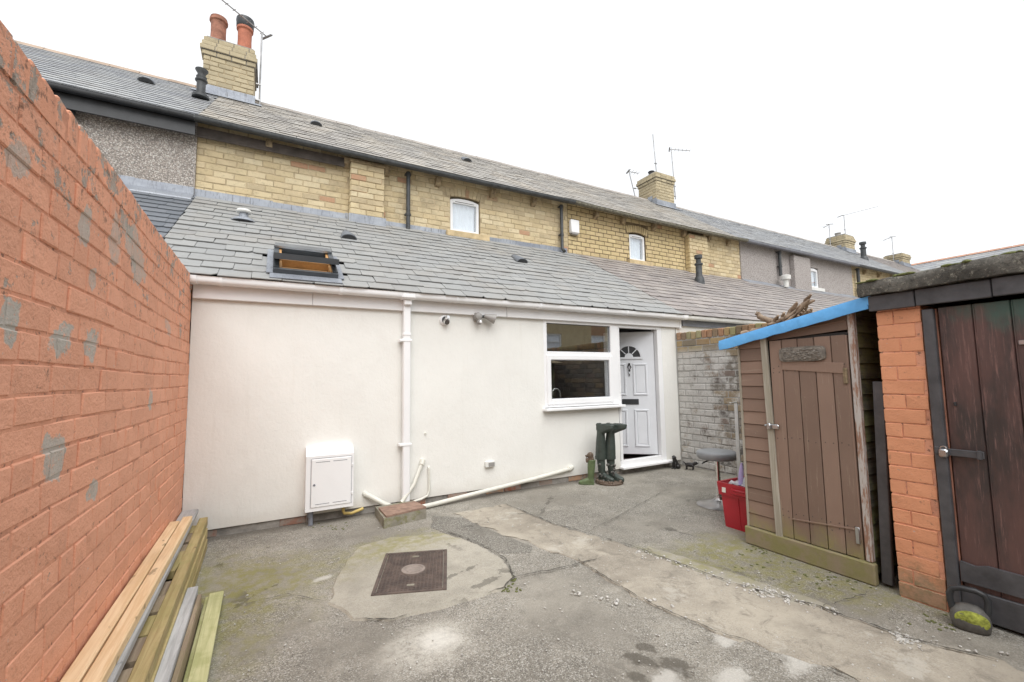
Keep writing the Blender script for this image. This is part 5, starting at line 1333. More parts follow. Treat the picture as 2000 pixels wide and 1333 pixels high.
# ================================================================== things fixed to the house front
MX = thing('meter_box', 'white gas meter cabinet low on the cream wall', 'meter box', (0.55, FY, 0.14))
m = MB(); w2, dp_, h = 0.22, 0.15, 0.60
m.loft([[(x, 0, 0), (x, -dp_, 0), (x, -dp_, h - 0.075), (x, -0.075, h), (x, 0, h)] for x in (-w2, w2)]); bd = m.build('cabinet', 'upvc', MX)
dr = MB().cbox((0.012, -dp_ - 0.003, 0.265), (0.365, 0.010, 0.455), 0.003).build('cabinet_door', 'upvc', MX)
m = MB(); [m.cbox((x, -dp_ - 0.0085, z), (0.13, 0.002, 0.005), 0.0008) for x in (-0.07, 0.09) for z in (0.065, 0.465)]; m.build('vent_slot', 'pipe_grey', dr)
m = MB(); m.tube([(-0.145, -dp_ - 0.006, 0.25), (-0.145, -dp_ - 0.012, 0.25)], 0.011, 12); m.build('lock', 'pipe_grey', dr, 40)
m = MB()
for a, b, c_, d in ((-0.178, -0.174, 0.03, 0.5), (0.1985, 0.2015, 0.03, 0.5), (-0.17, 0.195, 0.4995, 0.5025)): m.box(a, b, -dp_ - 0.002, -dp_ - 0.001, c_, d)
m.build('door_gap', 'pipe_grey', bd)
for z in (0.13, 0.41): MB().cbox((0.206, -dp_ - 0.004, z), (0.014, 0.012, 0.03), 0.003).build('hinge', 'upvc', dr)
m = MB(); m.tube([(-0.17, -0.09, 0.0), (-0.17, -0.09, -0.06)], 0.028, 12); m.tube([(-0.165, -0.09, -0.06), (-0.165, -0.10, -0.139)], 0.022, 12); m.build('supply_pipe', 'pipe_grey', MX, 40)
m = MB(); m.tube([(0.14, -0.05, 0.0), (0.14, -0.05, -0.06), (0.15, -0.05, -0.085), (0.22, -0.04, -0.10), (0.34, -0.02, -0.075)], 0.015, 10); m.build('gas_pipe', 'gas_pipe', MX, 40)

L1 = thing('wall_light', 'round chromed bulkhead light under the gutter', 'lamp', (1.79, FY, 2.09))
rx = Matrix.Rotation(PI / 2, 3, 'X')
MB().lathe([(0.062, 0), (0.062, 0.015), (0.05, 0.03), (0.02, 0.034)], (0, 0, 0), 20, rx).build('back_plate', 'upvc', L1, 40)
m = MB(); m.tube([(0, -0.03, -0.01), (0.01, -0.075, -0.03)], 0.032, 14); m.tube([(0.0, -0.03, 0.01), (0.02, -0.09, 0.03)], 0.02, 12); m.build('lamp_head', 'chrome', L1, 40)
MB().lathe([(0.036, 0.032), (0.042, 0.038), (0.036, 0.045)], (0, 0, 0), 18, rx).build('ring', 'black_plastic', L1, 40)
L2 = thing('security_light', 'grey motion sensor security light with tilted lamp head', 'lamp', (2.2, FY, 2.13))
m = MB(); m.cbox((0, -0.03, 0.02), (0.08, 0.06, 0.10), 0.012); m.lathe([(0.048, -0.03), (0.05, 0.02), (0.04, 0.045), (0.01, 0.055)], (0, -0.055, 0.02), 16, rx @ Matrix.Rotation(0.0, 3, 'X')); m.build('sensor_body', 'light_grey_plastic', L2, 40)
m = MB(); m.cbox((0.01, -0.075, -0.045), (0.055, 0.055, 0.07), 0.015); se = m.build('sensor', 'light_grey_plastic', L2, 40); MB().ball((0.018, -0.105, -0.05), (0.018, 0.012, 0.02)).build('sensor_lens', 'upvc', se, 50)
m = MB(); m.tube([(0.03, -0.06, 0.02), (0.09, -0.075, 0.025)], 0.016, 10); m.build('arm', 'black_plastic', L2, 40)
cm = Matrix.Rotation(0.75, 3, 'Z') @ Matrix.Rotation(PI / 2 + 0.35, 3, 'Y')
m = MB(); m.lathe([(0.026, -0.02), (0.034, 0.02), (0.055, 0.09), (0.062, 0.12), (0.056, 0.12), (0.03, 0.05)], (0.10, -0.075, 0.028), 18, Matrix.Rotation(-0.3, 3, 'Z') @ Matrix.Rotation(PI / 2 + 0.3, 3, 'Y')); m.build('lamp_head', 'light_grey_plastic', L2, 40)
VT = thing('wall_vent', 'small cream brick-sized light low on the wall beside the waste pipe', 'wall light', (2.36, FY, 0.365))
MB().cbox((0, -0.022, 0), (0.125, 0.045, 0.07), 0.006).build('housing', 'upvc_old', VT); MB().cbox((0.012, -0.046, -0.002), (0.08, 0.004, 0.045), 0.002).build('lens', 'light_grey_plastic', VT)
AB = thing('alarm_box', 'white box high on the golden brick wall by the black downpipe', 'box', (5.69, 7.5, 4.64)); MB().cbox((0, -0.05, 0), (0.23, 0.10, 0.30), 0.02).build('cover', 'upvc', AB, 40); MB().cbox((0, -0.045, -0.165), (0.17, 0.08, 0.03), 0.008).build('base_vent', 'light_grey_plastic', AB)

# waste pipes at the foot of the wall
def pipe_thing(name, label, pts, r, mat='pipe_cream', collars=()):
    t_ = thing(name, label, 'pipe', pts[0], group='waste pipes on the wall', world=True); m = MB(); m.tube(pts, r, 12); o = m.build('tube', mat, t_, 40)
    for a, b in collars: MB().tube([a, b], r * 1.35, 12).build('collar', mat, t_, 40)
    return t_


pipe_thing('waste_pipe', 'long white waste pipe sloping along the ground to the boots', [(3.60, FY + 0.03, 0.195), (3.55, FY - 0.03, 0.18), (3.0, FY - 0.05, 0.125), (2.2, FY - 0.08, 0.065), (1.6, FY - 0.16, 0.034), (1.42, FY - 0.20, 0.036)], 0.024, collars=[((3.60, FY + 0.0, 0.19), (3.52, FY - 0.032, 0.178))])
pipe_thing('waste_pipe', 'short cream waste pipe leaving the wall beside the meter box', [(0.90, FY + 0.02, 0.215), (0.91, FY - 0.03, 0.21), (1.10, FY - 0.08, 0.09), (1.18, FY - 0.10, 0.055)], 0.026)
pipe_thing('waste_pipe', 'slanting cream pipe with collar just right of the downpipe', [(1.53, FY + 0.02, 0.50), (1.525, FY - 0.03, 0.49), (1.42, FY - 0.05, 0.25), (1.27, FY - 0.10, 0.09)], 0.021, collars=[((1.53, FY - 0.02, 0.50), (1.51, FY - 0.035, 0.45))])
pipe_thing('overflow_pipe', 'thin cream pipe curving down the wall into the drain', [(1.60, FY + 0.02, 0.42), (1.60, FY - 0.02, 0.40), (1.605, FY - 0.02, 0.16), (1.58, FY - 0.025, 0.10), (1.5, FY - 0.04, 0.075), (1.40, FY - 0.06, 0.07)], 0.012)
pipe_thing('cable_stub', 'little capped cable end poking from the wall above the pipes', [(1.56, FY + 0.01, 0.79), (1.56, FY - 0.02, 0.785)], 0.010)
GB = thing('drain_surround', 'mossy concrete block with a clay tile lid under the downpipe', 'drain', (1.2, 4.55, 0), world=True)
bp = [gp(757, 1043), gp(837, 1021), gp(834, 1000), gp(742, 1008)]
bq = [V((0.98, 4.33, 0)), V((1.42, 4.42, 0)), V((1.40, 4.80, 0)), V((0.99, 4.78, 0))]
MB().loft([[p + V((0, 0, 0.0)) for p in bq], [p + V((0.002, 0.004, 0.092)) for p in bq]]).build('block', 'block_concrete', GB)
MB().loft([[(1.005, 4.34, 0.094), (1.425, 4.435, 0.094), (1.385, 4.70, 0.094), (1.0, 4.66, 0.094)], [(1.005, 4.34, 0.112), (1.425, 4.435, 0.112), (1.385, 4.70, 0.112), (1.0, 4.66, 0.112)]]).build('lid_tile', 'clay_tile', GB)

# ================================================================== manhole cover
MH = thing('manhole_cover', 'rectangular rusty iron manhole cover set in pale concrete', 'manhole cover', (0.955, 3.27, 0.012), math.radians(-20.6))
hw, hl = 0.218, 0.318
m = MB(); [m.cbox(p, s_, 0.003) for p, s_ in (((-hw - 0.012, 0, 0.002), (0.024, 2 * hl + 0.05, 0.012)), ((hw + 0.012, 0, 0.002), (0.024, 2 * hl + 0.05, 0.012)), ((0, -hl - 0.012, 0.002), (2 * hw, 0.024, 0.012)), ((0, hl + 0.012, 0.002), (2 * hw, 0.024, 0.012)))]; m.build('frame', 'rusty_iron', MH)
pl = MB().cbox((0, 0, 0.001), (2 * hw - 0.008, 2 * hl - 0.008, 0.008), 0.002).build('plate', 'rusty_iron', MH)
m = MB(); nx, ny = 17, 26
for i in range(nx):
    for j in range(ny):
        x, y = (i + 0.5) / nx * 2 * hw - hw, (j + 0.5) / ny * 2 * hl - hl
        if math.hypot(x, y) > 0.10 and not (abs(x) < 0.04 and abs(abs(y) - 0.24) < 0.03): m.cbox((x, y, 0.0065), (0.015, 0.015, 0.007), 0.003)
m.build('studs', 'rusty_iron', pl, kind='stuff')
MB().lathe([(0.085, 0.0), (0.085, 0.009), (0.068, 0.010), (0.066, 0.007), (0.056, 0.007), (0.054, 0.010), (0.01, 0.011)], (0, 0, 0.002), 28).build('centre_disc', 'disc_iron', pl, 40)
for yy in (-0.24, 0.24): MB().cbox((0, yy, 0.0055), (0.05, 0.022, 0.004), 0.0015).build('lifting_slot', 'block_concrete', pl)
# loose pale stone chips in the cracked edge of the strip
rg = random.Random(17); m = MB()
runs = [((1250, 1078), (1430, 1142), 60, 11), ((1440, 1148), (1560, 1176), 110, 13), ((1745, 1246), (1795, 1262), 60, 12), ((1560, 1178), (1640, 1203), 25, 9), ((1100, 1155), (1240, 1185), 22, 12), ((1240, 1165), (1400, 1235), 16, 9), ((900, 1010), (1240, 1074), 14, 5), ((1720, 1235), (1960, 1290), 14, 10)]
for (a0, a1), (b0, b1), n, sp in runs:
    for k in range(n):
        f = rg.random(); p = gp(a0 + (b0 - a0) * f + rg.gauss(0, sp * 0.5), a1 + (b1 - a1) * f + rg.gauss(0, sp * 0.45)); s_ = 0.005 + 0.012 * rg.random() ** 1.6
        m.cbox((p.x, p.y, 0.008 + s_ * 0.1), (s_ * rg.uniform(0.8, 1.8), s_ * rg.uniform(0.8, 1.5), s_ * 0.8), s_ * 0.25, Matrix.Rotation(rg.uniform(0, 3), 3, 'Z') @ Matrix.Rotation(rg.uniform(-0.4, 0.4), 3, 'X'), s_ * 0.1, rg)
for k in range(420):
    p = gp(rg.uniform(430, 1950), rg.uniform(1000, 1333)); s_ = rg.uniform(0.003, 0.009)
    m.cbox((p.x, p.y, 0.006 + s_ * 0.1), (s_ * rg.uniform(0.8, 1.8), s_, s_ * 0.8), s_ * 0.25, Matrix.Rotation(rg.uniform(0, 3), 3, 'Z'))
o = m.build('gravel', 'asphalt_grit', None, 60, kind='stuff'); o['label'] = 'pale loose stone chips along the broken concrete edges'; o['category'] = 'gravel'
m = MB()
for (x, y), n, sx_, sy_ in [((990, 1150), 26, 16, 4), ((1003, 1135), 14, 3, 8), ((1540, 1085), 40, 60, 14), ((1650, 1135), 40, 50, 9), ((1480, 1070), 24, 18, 8), ((1850, 1210), 18, 30, 5), ((640, 1030), 16, 20, 4), ((1880, 1225), 16, 25, 4)]:
    for k in range(n):
        p = gp(x + rg.gauss(0, sx_), y + rg.gauss(0, sy_))
        if p.x > SX - 0.05 and p.y < YL: continue
        m.ball((p.x, p.y, 0.002), (rg.uniform(0.004, 0.014), rg.uniform(0.004, 0.014), rg.uniform(0.002, 0.005)), 6)
o = m.build('moss_tufts', 'moss', None, 60, kind='stuff'); o['label'] = 'small moss cushions in the yard cracks'; o['category'] = 'moss'

# ================================================================== timber by the orange wall
def lumber(name, label, mat, x0, x1, z0, z1, ya, yb, dx=0.0, dz=0.0, grp='timber stacked by the orange wall', ch=0.004, roll=0.0):
    """board lying along the wall from ya (near) to yb (far); dx, dz shift of the near end"""
    c0, c1 = V(((x0 + x1) / 2 + dx, ya, (z0 + z1) / 2 + dz)), V(((x0 + x1) / 2, yb, (z0 + z1) / 2)); up = Matrix.Rotation(roll, 3, 'Y') @ V((0, 0, 1))
    o = MB().bar(c0, c1, x1 - x0, z1 - z0, up, ch).build(name, mat); return tag(o, label, 'timber', grp)


lumber('pine_beam', 'fresh pine beam nearest the orange wall, top of the stack', 'fresh_pine', -0.640, -0.578, 0.295, 0.34, 0.9, 4.30, 0.015)
lumber('pine_beam', 'fresh pine beam on the grey plank, right of its twin', 'fresh_pine', -0.573, -0.511, 0.293, 0.34, 0.9, 4.40, 0.02)
lumber('grey_plank', 'long weathered grey plank under the pine beams, reaching the house', 'grey_board', -0.638, -0.518, 0.255, 0.291, 0.8, 4.82, 0.055)
lumber('treated_post', 'green tinged post at the top of the lower timber pile', 'treated_pine', -0.498, -0.438, 0.165, 0.235, 0.9, 4.72, 0.062)
lumber('treated_post', 'green tinged post next to the wall, hidden under the grey plank', 'treated_pine', -0.635, -0.545, 0.18, 0.253, 0.9, 4.76)
lumber('treated_post', 'green tinged middle post of the lower timber pile', 'treated_pine', -0.502, -0.430, 0.085, 0.160, 0.9, 4.66, 0.062)
lumber('treated_post', 'bottom post of the lower timber pile resting on the ground', 'treated_pine', -0.505, -0.424, 0.004, 0.080, 0.9, 4.62, 0.062)
lumber('treated_board', 'bottom board of the pile against the orange wall', 'dirty_board', -0.63, -0.51, 0.004, 0.155, 0.9, 4.70)
for i, (y, mat) in enumerate([(4.45, 'treated_pine'), (4.2, 'dirty_board'), (3.96, 'dirty_board'), (3.68, 'treated_pine'), (3.28, 'dirty_board'), (3.06, 'dirty_board'), (2.84, 'treated_pine'), (2.6, 'dirty_board'), (2.36, 'dirty_board')]):
    o = MB().cbox((-0.535 + (4.7 - y) * 0.0163, y, 0.206 + 0.008 * (i % 2)), (0.085, 0.20 if i != 3 else 0.36, 0.034 if i != 3 else 0.05), 0.003, Matrix.Rotation((i % 3 - 1) * 0.05, 3, 'Z')).build('short_batten', mat)
    tag(o, ['offcut at the far end of the gap between the posts', 'second offcut from the far end of the timber gap', 'third offcut from the far end of the timber gap', 'long yellow-green offcut halfway along the timber gap', 'brown offcut just nearer than the long yellow-green one', 'sixth offcut from the far end of the timber gap', 'third offcut from the near end of the timber gap', 'second offcut from the near end of the timber gap', 'offcut at the near end of the timber gap'][i], 'offcut', 'offcuts between the posts')
lumber('grey_plank', 'short grey plank on edge beside the green board', 'grey_board', -0.408, -0.352, 0.02, 0.145, 0.9, 3.43, 0.03)
lumber('brown_plank', 'thin flaking brown plank between short grey plank and green board', 'dirty_board', -0.349, -0.326, 0.01, 0.12, 0.9, 3.36, 0.03)
lumber('green_board', 'pale green board lying flat nearest the open yard', 'green_board', -0.322, -0.235, 0.004, 0.034, 0.9, 3.52, 0.03)
lumber('green_board', 'lower pale green board under its twin, edge showing', 'green_board', -0.300, -0.222, 0.036, 0.058, 0.9, 3.50, 0.028)

# ================================================================== ornaments by the door
def ell(c, ax, bx, ra, rb_, n=16): c, ax, bx = V(c), V(ax), V(bx); return [c + ax * (ra * math.cos(2 * PI * k / n)) + bx * (rb_ * math.sin(2 * PI * k / n)) for k in range(n)]


def boot_mesh(mb, M4, s=1.0):
    """upright boot, toe along +x, sole at z = 0; M4 places it"""
    X_, Y_, Z_ = V((1, 0, 0)), V((0, 1, 0)), V((0, 0, 1)); b = MB()
    b.loft([ell((0.0 - 0.004 * i, 0, z * s), X_, Y_, ra * s, rb_ * s) for i, (z, ra, rb_) in enumerate([(0.06, 0.05, 0.044), (0.12, 0.051, 0.046), (0.2, 0.058, 0.053), (0.28, 0.063, 0.058), (0.36, 0.065, 0.061), (0.41, 0.066, 0.062)])])
    b.loft([ell((x * s, 0, z * s), Z_, Y_, ra * s, rb_ * s) for x, z, ra, rb_ in [(-0.055, 0.05, 0.03, 0.025), (-0.04, 0.055, 0.052, 0.038), (0.0, 0.065, 0.062, 0.042), (0.06, 0.058, 0.054, 0.045), (0.12, 0.045, 0.04, 0.048), (0.17, 0.036, 0.03, 0.042), (0.195, 0.032, 0.018, 0.025)]])
    b.loft([[((x) * s, y * s, z * s) for x, y in [(-0.06, -0.02), (-0.04, -0.036), (0.04, -0.04), (0.12, -0.05), (0.18, -0.036), (0.205, 0), (0.18, 0.036), (0.12, 0.05), (0.04, 0.04), (-0.04, 0.036), (-0.06, 0.02)]] for z in (0.0, 0.026)])
    mb.add([M4 @ p for p in b.v], b.f)


for k, (dx, dy, rz, lab) in enumerate([(-0.048, 0.036, -1.45, 'dark green wellington boot upside down on the stand, nearer the wall light'), (0.076, -0.014, -1.1, 'dark green wellington boot upside down on the stand, toe towards the door')]):
    w = thing('wellington_boot', lab, 'boot', (3.94 + dx, 4.60 + dy, 0.30), rz, 'upturned boots')
    m = MB(); boot_mesh(m, Matrix.Translation((0, 0, 0.47)) @ Matrix.Rotation(PI, 4, 'X'), 1.12); remeshed(m, 'boot_shell', 'dark_rubber', w, 0.007, 3)
    MB().loft([ell((-0.020, 0, z), (1, 0, 0), (0, 1, 0), 0.077, 0.072) for z in (0.005, 0.04)]).build('boot_rim', 'dark_rubber', w, 40)
    m = MB(); [m.cbox((x, 0, 0.474), (0.012, 0.06, 0.008), 0.002) for x in (-0.04, -0.02, 0.06, 0.085, 0.11, 0.135, 0.16)]; m.build('sole_tread', 'dark_rubber', w)
BO = thing('boot_ornament', 'mottled dark green boots figurine on a round base holding the upturned wellingtons', 'ornament', (3.954, 4.611, 0), -1.25)
m = MB(); boot_mesh(m, Matrix.Translation((-0.043, -0.051, 0.03)), 0.88); boot_mesh(m, Matrix.Translation((0.043, 0.051, 0.03)), 0.88)
bo = remeshed(m, 'figurine_boots', 'dark_rubber', BO, 0.007, 2)
m = MB(); rg = random.Random(3); m.lathe([(0.18, 0.0), (0.185, 0.02), (0.17, 0.035), (0.05, 0.04)], (0.03, 0, 0), 22)
for k in range(16): a = rg.uniform(0, 2 * PI); m.ball((0.03 + math.cos(a) * 0.16, math.sin(a) * 0.16, 0.035), rg.uniform(0.014, 0.028), 8)
m.build('base', 'brown_resin', BO, 50)
m = MB()
for k in range(40): a = rg.uniform(0, 2 * PI); m.ball((math.cos(a) * 0.10, math.sin(a) * 0.115, rg.uniform(0.04, 0.26)), (rg.uniform(0.008, 0.02),) * 3, 6)
m.build('moulded_leaves', 'iron_grey', BO, 50, kind='stuff')
DB = thing('puppy_boot', 'little green boot ornament with a puppy looking out, left of the wellingtons', 'ornament', (3.70, 4.64, 0), math.radians(140))
m = MB(); boot_mesh(m, Matrix.Identity(4), 0.78); remeshed(m, 'boot', 'green_rubber', DB, 0.005, 3)


def dog_head(m, c, r, fx):
    c = V(c); m.ball(c, (r, r * 0.9, r)); m.ball(c + V((fx * r * 0.9, 0, -r * 0.25)), (r * 0.7, r * 0.5, r * 0.42)); m.ball(c + V((fx * r * 1.45, 0, -r * 0.12)), r * 0.2)
    for s_ in (-1, 1): m.ball(c + V((-fx * r * 0.1, s_ * r * 0.9, -r * 0.05)), (r * 0.4, r * 0.25, r * 0.75))


m = MB(); dog_head(m, (-0.005, 0, 0.375), 0.042, 1); m.ball((-0.01, 0, 0.325), (0.042, 0.042, 0.05)); m.ball((0.04, 0.03, 0.315), (0.018, 0.014, 0.034)); m.ball((0.04, -0.03, 0.315), (0.018, 0.014, 0.034)); remeshed(m, 'puppy', 'brown_resin', DB, 0.005, 2)
m = MB(); m.ball((0.036, 0, 0.338), (0.008, 0.014, 0.02)); m.build('puppy_chest', 'upvc_old', DB, 60)
D1_ = thing('dog_figure', 'small black sitting dog figurine at the foot of the whitewashed wall', 'ornament', (5.40, 4.74, 0), math.radians(190), group='black dog figurines')
m = MB(); m.ball((-0.03, 0, 0.045), (0.06, 0.05, 0.045)); m.ball((-0.005, 0, 0.085), (0.045, 0.04, 0.07), m=Matrix.Rotation(0.3, 3, 'Y')); m.ball((0.02, 0, 0.13), (0.03, 0.03, 0.035)); dog_head(m, (0.03, 0, 0.17), 0.03, 1)
for s_ in (-1, 1): m.tube([(0.03, s_ * 0.022, 0.09), (0.042, s_ * 0.022, 0.01)], 0.013, 8); m.ball((0.05, s_ * 0.022, 0.01), (0.02, 0.013, 0.01)); m.ball((-0.02, s_ * 0.045, 0.03), (0.04, 0.02, 0.03))
remeshed(m, 'dog', 'black_resin', D1_, 0.006, 2)
D2_ = thing('dog_figure', 'smaller black dog figurine standing right of the sitting one', 'ornament', (5.50, 4.56, 0), math.radians(-60), group='black dog figurines')
m = MB(); m.ball((0, 0, 0.075), (0.07, 0.034, 0.034)); dog_head(m, (0.085, 0, 0.105), 0.025, 1); m.tube([(0.04, 0, 0.085), (0.08, 0, 0.10)], 0.024, 8); m.tube([(-0.06, 0, 0.09), (-0.095, 0, 0.115)], 0.009, 8)
for x in (-0.045, 0.045):
    for s_ in (-1, 1): m.tube([(x, s_ * 0.02, 0.07), (x, s_ * 0.022, 0.008)], 0.012, 8)
remeshed(m, 'dog', 'black_resin', D2_, 0.005, 2)

# ================================================================== stool, crate, pole
ST = thing('bar_stool', 'chrome bar stool with round grey padded seat near the shed', 'stool', (4.28, 3.19, 0))
MB().lathe([(0.225, 0.0), (0.225, 0.006), (0.21, 0.014), (0.14, 0.032), (0.07, 0.052), (0.045, 0.075), (0.04, 0.10), (0.03, 0.105)], (0, 0, 0), 40).build('base', 'stool_base', ST, 40)
m = MB(); m.tube([(0, 0, 0.09), (0, 0, 0.30)], 0.030, 20); m.tube([(0, 0, 0.30), (0, 0, 0.50)], 0.025, 20); m.tube([(0, 0, 0.10), (0, 0, 0.115)], 0.036, 20); m.build('column', 'chrome', ST, 40)
MB().lathe([(0.10, 0.485), (0.19, 0.495), (0.205, 0.52), (0.205, 0.555), (0.195, 0.572), (0.15, 0.582), (0.02, 0.585)], (0, 0, 0), 40).build('seat', 'grey_vinyl', ST, 50)
MB().tube([(-0.02, 0, 0.49), (-0.10, 0.04, 0.475), (-0.165, 0.06, 0.45)], 0.008, 8).build('lever', 'black_plastic', ST, 40)
KC = thing('plastic_crate', 'red plastic lidded crate tucked behind the shed corner', 'crate', (3.93, 2.60, 0))
a0, b0, a1, b1, h = 0.185, 0.145, 0.215, 0.17, 0.39


def rr(a, b, z, r=0.02): return [(sx * (a - r) + r * math.cos(t_), sy * (b - r) + r * math.sin(t_), z) for sx, sy, ts in ((1, 1, (0, PI / 4, PI / 2)), (-1, 1, (PI / 2, 3 * PI / 4, PI)), (-1, -1, (PI, 5 * PI / 4, 3 * PI / 2)), (1, -1, (3 * PI / 2, 7 * PI / 4, 2 * PI))) for t_ in ts]


m = MB(); m.loft([rr(a0, b0, 0), rr(a1 - 0.006, b1 - 0.006, h), rr(a1 - 0.02, b1 - 0.02, h), rr(a0 - 0.01, b0 - 0.01, 0.012)]); kb_ = m.build('tub', 'red_plastic', KC, 40)
m = MB(); m.loft([rr(a1 + 0.004, b1 + 0.004, h - 0.10), rr(a1 + 0.012, b1 + 0.012, h + 0.0), rr(a1 + 0.012, b1 + 0.012, h + 0.012), rr(a1 - 0.012, b1 - 0.012, h + 0.012), rr(a1 - 0.012, b1 - 0.012, h - 0.06)]); m.build('rim_band', 'red_plastic', KC, 40)
m = MB(); m.cbox((-a1 - 0.022, -0.05, h - 0.045), (0.016, 0.15, 0.05), 0.006); m.cbox((-a1 - 0.03, -0.05, h - 0.03), (0.014, 0.12, 0.016), 0.005); m.build('handle', 'red_plastic', KC, 40)
MB().cbox((-a1 - 0.0105, 0.105, h - 0.05), (0.003, 0.038, 0.045), 0.001, Matrix.Rotation(0.06, 3, 'Y')).build('sticker', 'sticker', KC)
MB().cbox((-a0 - 0.008, -0.02, 0.15), (0.012, 0.008, 0.29), 0.003, Matrix.Rotation(-0.075, 3, 'Y')).build('rib', 'red_plastic', KC)
m = MB(); rg = random.Random(5); nn = 9; vs = []; fs = []
for i in range(nn):
    for j in range(nn): vs.append(((i / (nn - 1) * 2 - 1) * (a1 - 0.02), (j / (nn - 1) * 2 - 1) * (b1 - 0.02), h - 0.012 + rg.uniform(-0.01, 0.028)))
for i in range(nn - 1):
    for j in range(nn - 1): fs.append((i * nn + j, (i + 1) * nn + j, (i + 1) * nn + j + 1, i * nn + j + 1))
m.add(vs, fs); o = m.build('plastic_sheet', 'clear_plastic', None, 30); o.location = (3.93, 2.60, 0.004); tag(o, 'crumpled clear plastic sheet lying in the red crate', 'plastic sheet')
m = MB(); m.loft([ell((3.83 + 0.004 * i, 2.625 - 0.002 * i, 0.36 + 0.037 * i), (0.5, -0.86, 0), (0.86, 0.5, 0), [0.014, 0.017, 0.02, 0.021, 0.019, 0.015, 0.008][i], 0.007, 12) for i in range(7)]); o = m.build('brush_handle', 'lilac_plastic', None, 50); tag(o, 'lilac plastic handle sticking up out of the red crate', 'handle')
PO = thing('metal_post', 'thin blue-grey metal strip leaning upright beside the shed corner', 'post', (3.96, 2.722, 0)); MB().bar((0, 0, 0), (0.0, -0.012, 1.13), 0.035, 0.006).build('strip', 'steel', PO); MB().cbox((-0.03, -0.005, 1.13), (0.09, 0.02, 0.012), 0.002).build('bracket', 'upvc_old', PO)

# ================================================================== kettlebell
KB = thing('kettlebell', 'grey kettlebell with yellow-green painted face and black handle', 'kettlebell', (3.385, 1.005, 0), math.radians(18))
m = MB(); rings = []
for z, sx_, sy_ in ((0.0, 0.045, 0.06), (0.008, 0.055, 0.075), (0.05, 0.06, 0.082), (0.09, 0.056, 0.074), (0.115, 0.042, 0.055), (0.128, 0.02, 0.03)):
    rings.append([(math.copysign(abs(math.cos(t_)) ** 0.7, math.cos(t_)) * sx_, math.copysign(abs(math.sin(t_)) ** 0.7, math.sin(t_)) * sy_, z) for t_ in [2 * PI * k / 28 for k in range(28)]])
m.loft(rings); bdy = m.build('body', 'iron_grey', KB, 60)
m = MB(); pts = [(-0.053 - 0.0085 * (1 - (k / 7 - 0.0) ** 2), 0, 0) for k in range(8)]
disc = [[(-0.0605 + 0.012 * (r_ ** 2) - 0.001, -0.005 + 0.068 * r_ * math.cos(2 * PI * k / 20), 0.064 + 0.046 * r_ * math.sin(2 * PI * k / 20)) for k in range(20)] for r_ in (1.0, 0.6, 0.05)]
m.loft([[(p[0] + 0.014, p[1], p[2]) for p in disc[0]], *disc]); m.build('painted_face', 'yellow_green_paint', bdy, 60)
m = MB(); m.tube([(0, 0.062, 0.085), (0, 0.072, 0.125), (0, 0.074, 0.165), (0, 0.062, 0.195), (0, 0.03, 0.208), (0, -0.03, 0.208), (0, -0.062, 0.195), (0, -0.074, 0.165), (0, -0.072, 0.125), (0, -0.062, 0.085)], 0.0155, 12); m.build('handle', 'black_plastic', KB, 50)

# ================================================================== kitchen tap behind the window
TP = thing('kitchen_tap', 'chrome swan-neck tap behind the lower kitchen pane', 'tap', (3.52, FY + 0.33, 0.99)); m = MB(); m.tube([(0, 0, 0), (0, 0, 0.16), *[(-0.0 + 0.07 - 0.07 * math.cos(t_), 0, 0.16 + 0.09 * math.sin(t_)) for t_ in [0.3, 0.7, 1.1, 1.57, 2.0, 2.5, 2.9, 3.14]], (0.14, 0, 0.12)], 0.012, 10); m.build('spout', 'chrome', TP, 40)
m = MB(); [m.tube([(x, 0, 0), (x, 0, 0.06)], 0.016, 10) for x in (-0.09, 0.20)]; m.cbox((0.055, 0, 0.055), (0.31, 0.03, 0.03), 0.01); m.build('valves', 'chrome', TP, 40)

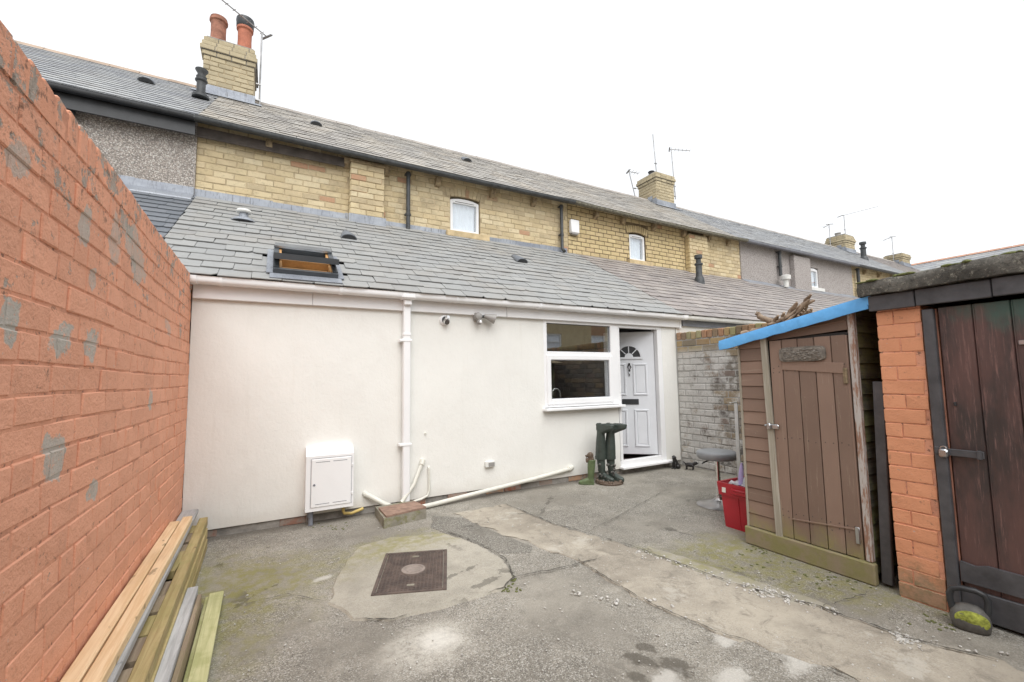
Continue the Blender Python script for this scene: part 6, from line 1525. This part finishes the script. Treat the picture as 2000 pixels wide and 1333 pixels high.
# ================================================================== aerials on the chimneys
def aerial(label, base, h, boom, n_el, el=0.16, lean=(0, 0)):
    t_ = thing('tv_aerial', label, 'aerial', base, group='TV aerials on the chimneys'); top_ = V((lean[0], lean[1], h)); MB().tube([(0, 0, 0), top_], 0.018, 8).build('mast', 'aerial_metal', t_, 40)
    if boom:
        b = V(boom); m = MB(); m.tube([top_ - b * 0.12, top_ + b], 0.013, 6); m.build('boom', 'aerial_metal', t_, 40); sd_ = V((-b.y, b.x, 0)).normalized(); m = MB()
        for k in range(n_el): c = top_ + b * (k / max(1, n_el - 1)); e_ = el * (1 - 0.4 * k / n_el); m.tube([c - sd_ * e_, c + sd_ * e_], 0.006, 5)
        m.build('elements', 'aerial_metal', t_, kind='stuff')
        m = MB(); m.cbox(top_ - b * 0.1, (0.04, 0.3, 0.03), 0.004, Matrix.Rotation(math.atan2(b.y, b.x), 3, 'Z')); m.build('reflector', 'aerial_metal', t_)
    for z in (0.1, 0.45): MB().cbox((-0.03, 0, z), (0.1, 0.05, 0.03), 0.006).build('clamp', 'aerial_metal', t_)
    return t_


aerial('aerial mast beside the near chimney with a long boom over the pots', (-0.35, 10.15, 7.15), 1.62, (-0.95, -0.75, 0.04), 9, 0.06)
aerial('aerial left of the golden brick house chimney', (10.55, 10.4, 7.2), 0.98, (0.3, -0.12, -0.05), 4, 0.18, (-0.28, 0))
aerial('tall bare aerial rod on the golden brick house chimney', (11.1, 9.98, 8.0), 1.45, None, 0, lean=(-0.1, 0))
aerial('aerial right of the golden brick house chimney, pointing down right', (11.98, 10.0, 7.4), 1.75, (0.42, -0.42, -0.14), 6, 0.13, (-0.1, 0))
aerial('cross-shaped aerial at the left of the third chimney', (23.1, 10.5, 7.3), 1.15, (0.3, 0.4, 0), 3, 0.35)
aerial('aerial with long rising boom on the third chimney', (23.3, 9.95, 7.6), 1.15, (1.9, -0.6, 0.55), 5, 0.05)
aerial('small star-shaped aerial left of the farthest chimney', (29.1, 10.3, 7.3), 1.35, (0.3, 0.5, 0), 3, 0.4)
